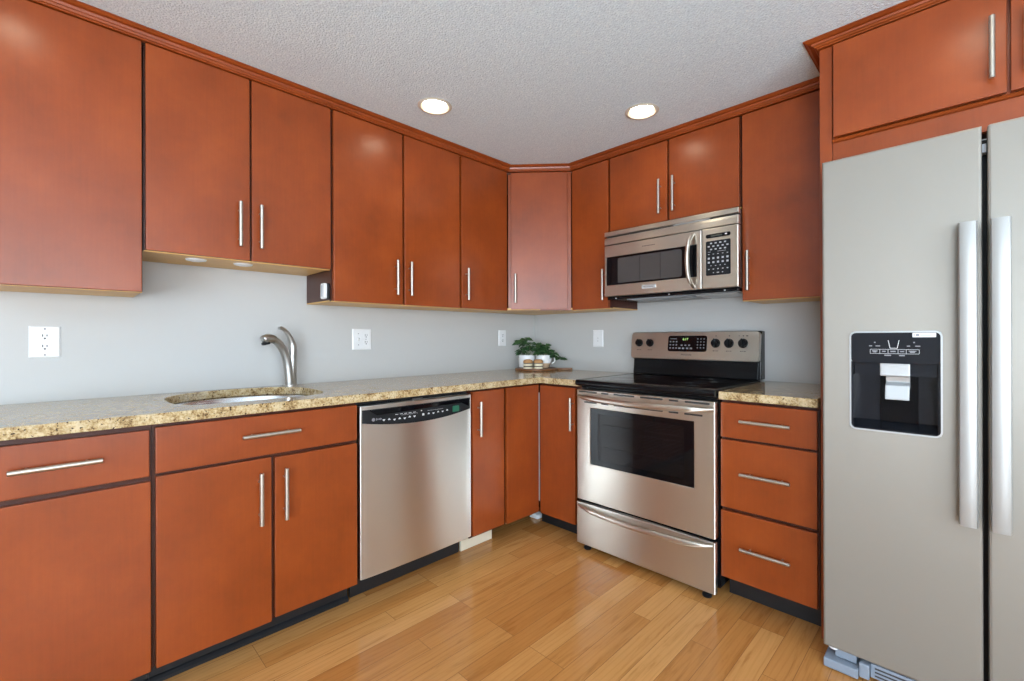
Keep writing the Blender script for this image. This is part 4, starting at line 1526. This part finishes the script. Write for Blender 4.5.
def receptacle(F, u, v, t, square=False, w=0.006):
    bm = BM()
    if square:
        prism(bm, F, rrect(u - 0.0165, u + 0.0165, v - 0.034, v + 0.034, 0.002, 2), w - 0.0005, w + 0.002)
    else:
        for s_ in (-0.0195, 0.0195):
            prism(bm, F, rrect(u - 0.0165, u + 0.0165, v + s_ - 0.0135, v + s_ + 0.0135, 0.009, 4), w - 0.0005, w + 0.002)
    r = build('receptacle', bm, PLASTIC, t, bevel=0.0006)
    bm = BM()
    for s_ in (-0.0195, 0.0195):
        box(bm, F, u - 0.0072, u - 0.0042, v + s_ + 0.0, v + s_ + 0.009, w + 0.0019, w + 0.0025)
        box(bm, F, u + 0.0042, u + 0.0072, v + s_ + 0.001, v + s_ + 0.008, w + 0.0019, w + 0.0025)
        lathe(bm, F(u, v + s_ - 0.0065, w + 0.0019), [(0.0, 0.0006), (0.0032, 0.0006), (0.0032, 0.0), (0.0, 0.0)], 12, axis=F.n)
    build('slots', bm, SLOT, r)
    if square:
        bm = BM()
        for s_ in (-0.004, 0.004):
            box(bm, F, u - 0.007, u + 0.007, v + s_ - 0.003, v + s_ + 0.003, w + 0.0019, w + 0.0032)
        build('test_buttons', bm, PLASTIC, r)


def screws(F, spots, t, w=0.006):
    for (u, v) in spots:
        bm = BM()
        lathe(bm, F(u, v, w - 0.0003), [(0.0, 0.0012), (0.002, 0.0011), (0.0032, 0.0003), (0.0032, 0.0), (0.0, 0.0)], 12, axis=F.n)
        build('screw', bm, PRINT_GREY, t)


t = plate(LEFT, -2.744, -2.661, 1.079, 1.198, 'outlet', 'square-faced white outlet alone on the wall left of the sink')
receptacle(LEFT, -2.7025, 1.1385, t, True)
screws(LEFT, ((-2.7025, 1.187), (-2.7025, 1.090)), t)
t = plate(LEFT, -1.513, -1.399, 1.085, 1.203, 'outlet', 'double-width white wall plate with a switch and an outlet, above the dishwasher')
receptacle(LEFT, -1.433, 1.144, t)
bm = BM()
prism(bm, lambda a, b, c: LEFT(c, b, a), [(0.0058, 1.152), (0.017, 1.147), (0.017, 1.141), (0.0058, 1.136)], -1.4825, -1.4735)
build('toggle_switch', bm, PLASTIC, t, bevel=0.001)
screws(LEFT, ((-1.478, 1.176), (-1.478, 1.112), (-1.433, 1.144)), t)
t = plate(LEFT, -0.398, -0.323, 1.090, 1.208, 'outlet', 'white outlet on the wall nearest the corner plants')
receptacle(LEFT, -0.3605, 1.149, t)
t = plate(BACK, 0.566, 0.652, 1.084, 1.204, 'blank_plate', 'blank white wall plate between the corner plants and the range')
screws(BACK, ((0.609, 1.147), (0.609, 1.126)), t)

# white control box stuck to the exposed side of the tall wall cabinet
t = thing('control_box', 'small white plastic control box stuck on the exposed cabinet side above the worktop', 'control box', (0.268, -1.759, 1.377))
SF = Face((0, -1.7585, 0), (1, 0, 0), (0, -1, 0))
bm = BM()
prism(bm, SF, rrect(0.252, 0.299, 1.338, 1.413, 0.010), 0.0003, 0.010)
build('back_case', bm, BLACK_MATTE, t, bevel=0.001)
bm = BM()
prism(bm, SF, rrect(0.246, 0.289, 1.338, 1.413, 0.010), 0.0103, 0.026)
fcs = build('case', bm, PLASTIC, t, bevel=0.003)
bm = BM()
prism(bm, SF, rrect(0.259, 0.272, 1.348, 1.403, 0.006), 0.0262, 0.0275)
build('rocker', bm, PLASTIC_GREY, fcs)

# ------------------------------------------------------------------ things in the corner
WZ = 0.9152
ri = V((0.713, 0.701, 0))            # towards the handle end of the board
bc = V((0.222, -0.228, WZ))
bm = BM()
outl = []
R_ = 0.153
for i in range(41):
    a = math.radians(10) + i / 40 * math.radians(340)
    outl.append((R_ * math.cos(a), R_ * math.sin(a)))
outl += [(0.165, -0.020), (0.18, -0.017), (0.252, -0.019), (0.262, -0.012), (0.264, 0.0), (0.262, 0.012), (0.252, 0.019), (0.18, 0.017), (0.165, 0.020)]
prism(bm, lambda u, v, w: bc + ri * u + V((-ri.y, ri.x, 0)) * v + V((0, 0, w)), outl, 0.0, 0.0145)
tag(build('cutting_board', bm, BOARD, None, bevel=0.004, loc=bc), 'round dark wooden cutting board with a handle lying in the corner of the worktop', 'cutting board')
BZ = WZ + 0.0150


def leaf(bm, c, d, up, L, wd_):
    """Ivy-like leaf: five-lobed outline, folded along its midrib."""
    d = d.normalized()
    s_ = d.cross(up).normalized()
    u = s_.cross(d).normalized()
    shp = [(0.0, 0.0), (0.10, 0.34), (0.34, 0.52), (0.46, 0.36), (0.62, 0.40), (0.74, 0.22), (1.0, 0.0)]
    mid = [bm.verts.new(c + d * (x * L) - u * (0.10 * L * x * x)) for x, y in shp]
    for sg in (-1, 1):
        ed = [bm.verts.new(c + d * (x * L) + s_ * (sg * y * wd_) + u * (0.16 * y * wd_ * 2 - 0.10 * L * x * x)) for x, y in shp[1:-1]]
        chain = [mid[0]] + ed + [mid[-1]]
        for i in range(len(shp) - 1):
            vs_ = [mid[i], chain[i], chain[i + 1], mid[i + 1]]
            uq = []
            for q in vs_:
                if q not in uq:
                    uq.append(q)
            if len(uq) >= 3:
                bm.faces.new(uq)


def ivy(t, base, stems, pot):
    bs, bl = BM(), BM()
    rnd = random.Random(int(abs(base.x) * 1e4))
    for st_, leaves in stems:
        pts = curve_pts([base + V(q) for q in st_], 6)
        tube(bs, pts, [0.0022 - 0.0012 * i / len(pts) for i in range(len(pts))], 6)
        for k in range(leaves):
            f = 0.35 + 0.65 * (k + 0.5) / leaves
            p_ = pts[min(len(pts) - 1, int(f * (len(pts) - 1)))]
            for q in range(3):
                a = rnd.uniform(0, 2 * PI)
                d_ = V((math.cos(a), math.sin(a), rnd.uniform(-0.5, 0.35)))
                L = rnd.uniform(0.042, 0.064)
                leaf(bl, p_ + d_ * 0.004, d_, V((0.4, -0.5, 0.8)) + V((rnd.uniform(-.4, .4), rnd.uniform(-.4, .4), 0)), L, L * 0.62)
    build('stems', bs, STEM, t)
    o = build('foliage', bl, LEAF, t, flip=False)
    return o


def on(u, v, z=0.0):
    return bc + ri * u + V((-ri.y, ri.x, 0)) * v + V((0, 0, BZ - WZ + z))


# left pot: plain white cylinder
p1 = on(-0.068, 0.032)
t = thing('potted_ivy', 'bushy ivy in a plain white round pot on the cutting board, nearer the left wall', 'plant', p1, 'potted ivies')
bm = BM()
lathe(bm, p1, [(0.0, 0.0), (0.045, 0.0), (0.056, 0.006), (0.060, 0.02), (0.060, 0.088), (0.0585, 0.094), (0.055, 0.092), (0.054, 0.08), (0.0, 0.08)], 40)
build('pot', bm, POT_WHITE, t, smooth='auto')
bm = BM()
lathe(bm, p1, [(0.0, 0.0845), (0.04, 0.084), (0.0535, 0.0805), (0.0, 0.0805)], 24)
build('soil', bm, SOIL, t)
L_ = lambda a, b, z: tuple(ri * a + V((-ri.y, ri.x, 0)) * b + V((0, 0, z)))
ivy(t, p1 + V((0, 0, 0.082)), [
    ([L_(0, 0, 0), L_(-.010, -.01, .06), L_(-.030, -.02, .105), L_(-.062, -.02, .100)], 4),
    ([L_(.005, 0, 0), L_(.004, -.01, .07), L_(0.0, -.02, .118), L_(-.015, -.03, .136)], 4),
    ([L_(.010, 0, 0), L_(.020, -.01, .06), L_(.030, -.02, .098), L_(.040, -.02, .10)], 4),
    ([L_(.012, 0, 0), L_(.035, -.01, .045), L_(.058, -.02, .070), L_(.070, -.02, .066)], 4),
    ([L_(-.02, -.01, 0), L_(-.036, -.03, .03), L_(-.044, -.045, .045), L_(-.046, -.05, .035)], 4)], None)
# right pot: white cup with bare clay foot and a ring handle
p2 = on(0.056, 0.022)
t = thing('potted_ivy', 'trailing ivy in a white cup with bare tan foot on the cutting board', 'plant', p2, 'potted ivies')
bm = BM()
lathe(bm, p2, [(0.0, 0.0), (0.030, 0.0), (0.036, 0.003), (0.052, 0.035), (0.0, 0.034)], 40)
build('pot_foot', bm, POT_TAN, t, smooth='auto', label='bare tan clay foot')
bm = BM()
lathe(bm, p2, [(0.0, 0.0352), (0.0522, 0.0352), (0.058, 0.055), (0.058, 0.088), (0.0565, 0.094), (0.053, 0.092), (0.052, 0.08), (0.0, 0.08)], 40)
pt = build('pot', bm, POT_WHITE, t, smooth='auto')
bm = BM()
cen = p2 + V((0, 0, 0.060))
tube(bm, [cen + ri * (0.056 + 0.026 * math.sin(a)) + V((0, 0, 0.028 * math.cos(a))) for a in [PI * k / 16 for k in range(17)]], 0.0045, 10)
build('handle', bm, POT_WHITE, pt, smooth='auto')
bm = BM()
lathe(bm, p2, [(0.0, 0.0845), (0.04, 0.084), (0.0515, 0.0805), (0.0, 0.0805)], 24)
build('soil', bm, SOIL, t)
ivy(t, p2 + V((0, 0, 0.082)), [
    ([L_(0, 0, 0), L_(-.012, -.01, .04), L_(-.018, -.02, .07), L_(-.008, -.02, .085)], 4),
    ([L_(0, 0, 0), L_(.008, -.01, .05), L_(.012, -.02, .075), L_(.02, -.02, .080)], 4),
    ([L_(-.01, -.01, 0), L_(-.03, -.02, .02), L_(-.036, -.03, .038), L_(-.03, -.04, .03)], 4),
    ([L_(.01, 0, 0), L_(.030, -.01, .035), L_(.060, -.015, .032), L_(.085, -.02, .012)], 5),
    ([L_(.01, 0, 0), L_(.045, -.01, .020), L_(.085, -.015, .010), L_(.120, -.015, -.016)], 6),
    ([L_(.02, 0, 0), L_(.070, -.02, .000), L_(.120, -.02, -.020), L_(.158, -.02, .000)], 1)], None)


def cookie(c, label, seed):
    t = thing('sandwich_cookie', label, 'cookie', c, 'sandwich cookies')
    rnd = random.Random(seed)
    R_ = 0.0345
    z = 0.0
    for nm, h, rr_, mt in (('biscuit', 0.013, R_, CREAM_FILL), ('chocolate_layer', 0.007, R_ - 0.001, CHOC), ('cream_layer', 0.0155, R_ - 0.0015, CREAM_FILL),
                           ('chocolate_layer', 0.006, R_ - 0.001, CHOC)):
        bm = BM()
        lathe(bm, c + V((0, 0, z)), [(0.0, 0.0), (rr_ - 0.002, 0.0), (rr_, 0.002), (rr_, h - 0.0022), (rr_ - 0.002, h - 0.0002), (0.0, h - 0.0002)], 30)
        build(nm, bm, mt, t, smooth='auto')
        z += h
    bm = BM()
    lathe(bm, c + V((0, 0, z)), [(0.0, 0.0), (R_ - 0.001, 0.0), (R_ + 0.001, 0.005), (R_ * 0.95, 0.014), (R_ * 0.75, 0.021), (R_ * 0.4, 0.0245), (0.0, 0.0255)], 30)
    for v in bm.verts:
        k_ = noise.noise(v.co * 90) * 0.0016
        if v.co.z > c.z + z + 0.003:
            v.co.z += k_
    build('top_biscuit', bm, COOKIE, t, smooth='auto', label='domed brown baked top')


cookie(on(-0.060, -0.070), 'layered cream sandwich cookie with domed brown top, in front of the plain white pot', 3)
cookie(on(0.013, -0.070), 'layered cream sandwich cookie with domed brown top, in front of the tan-footed cup', 5)
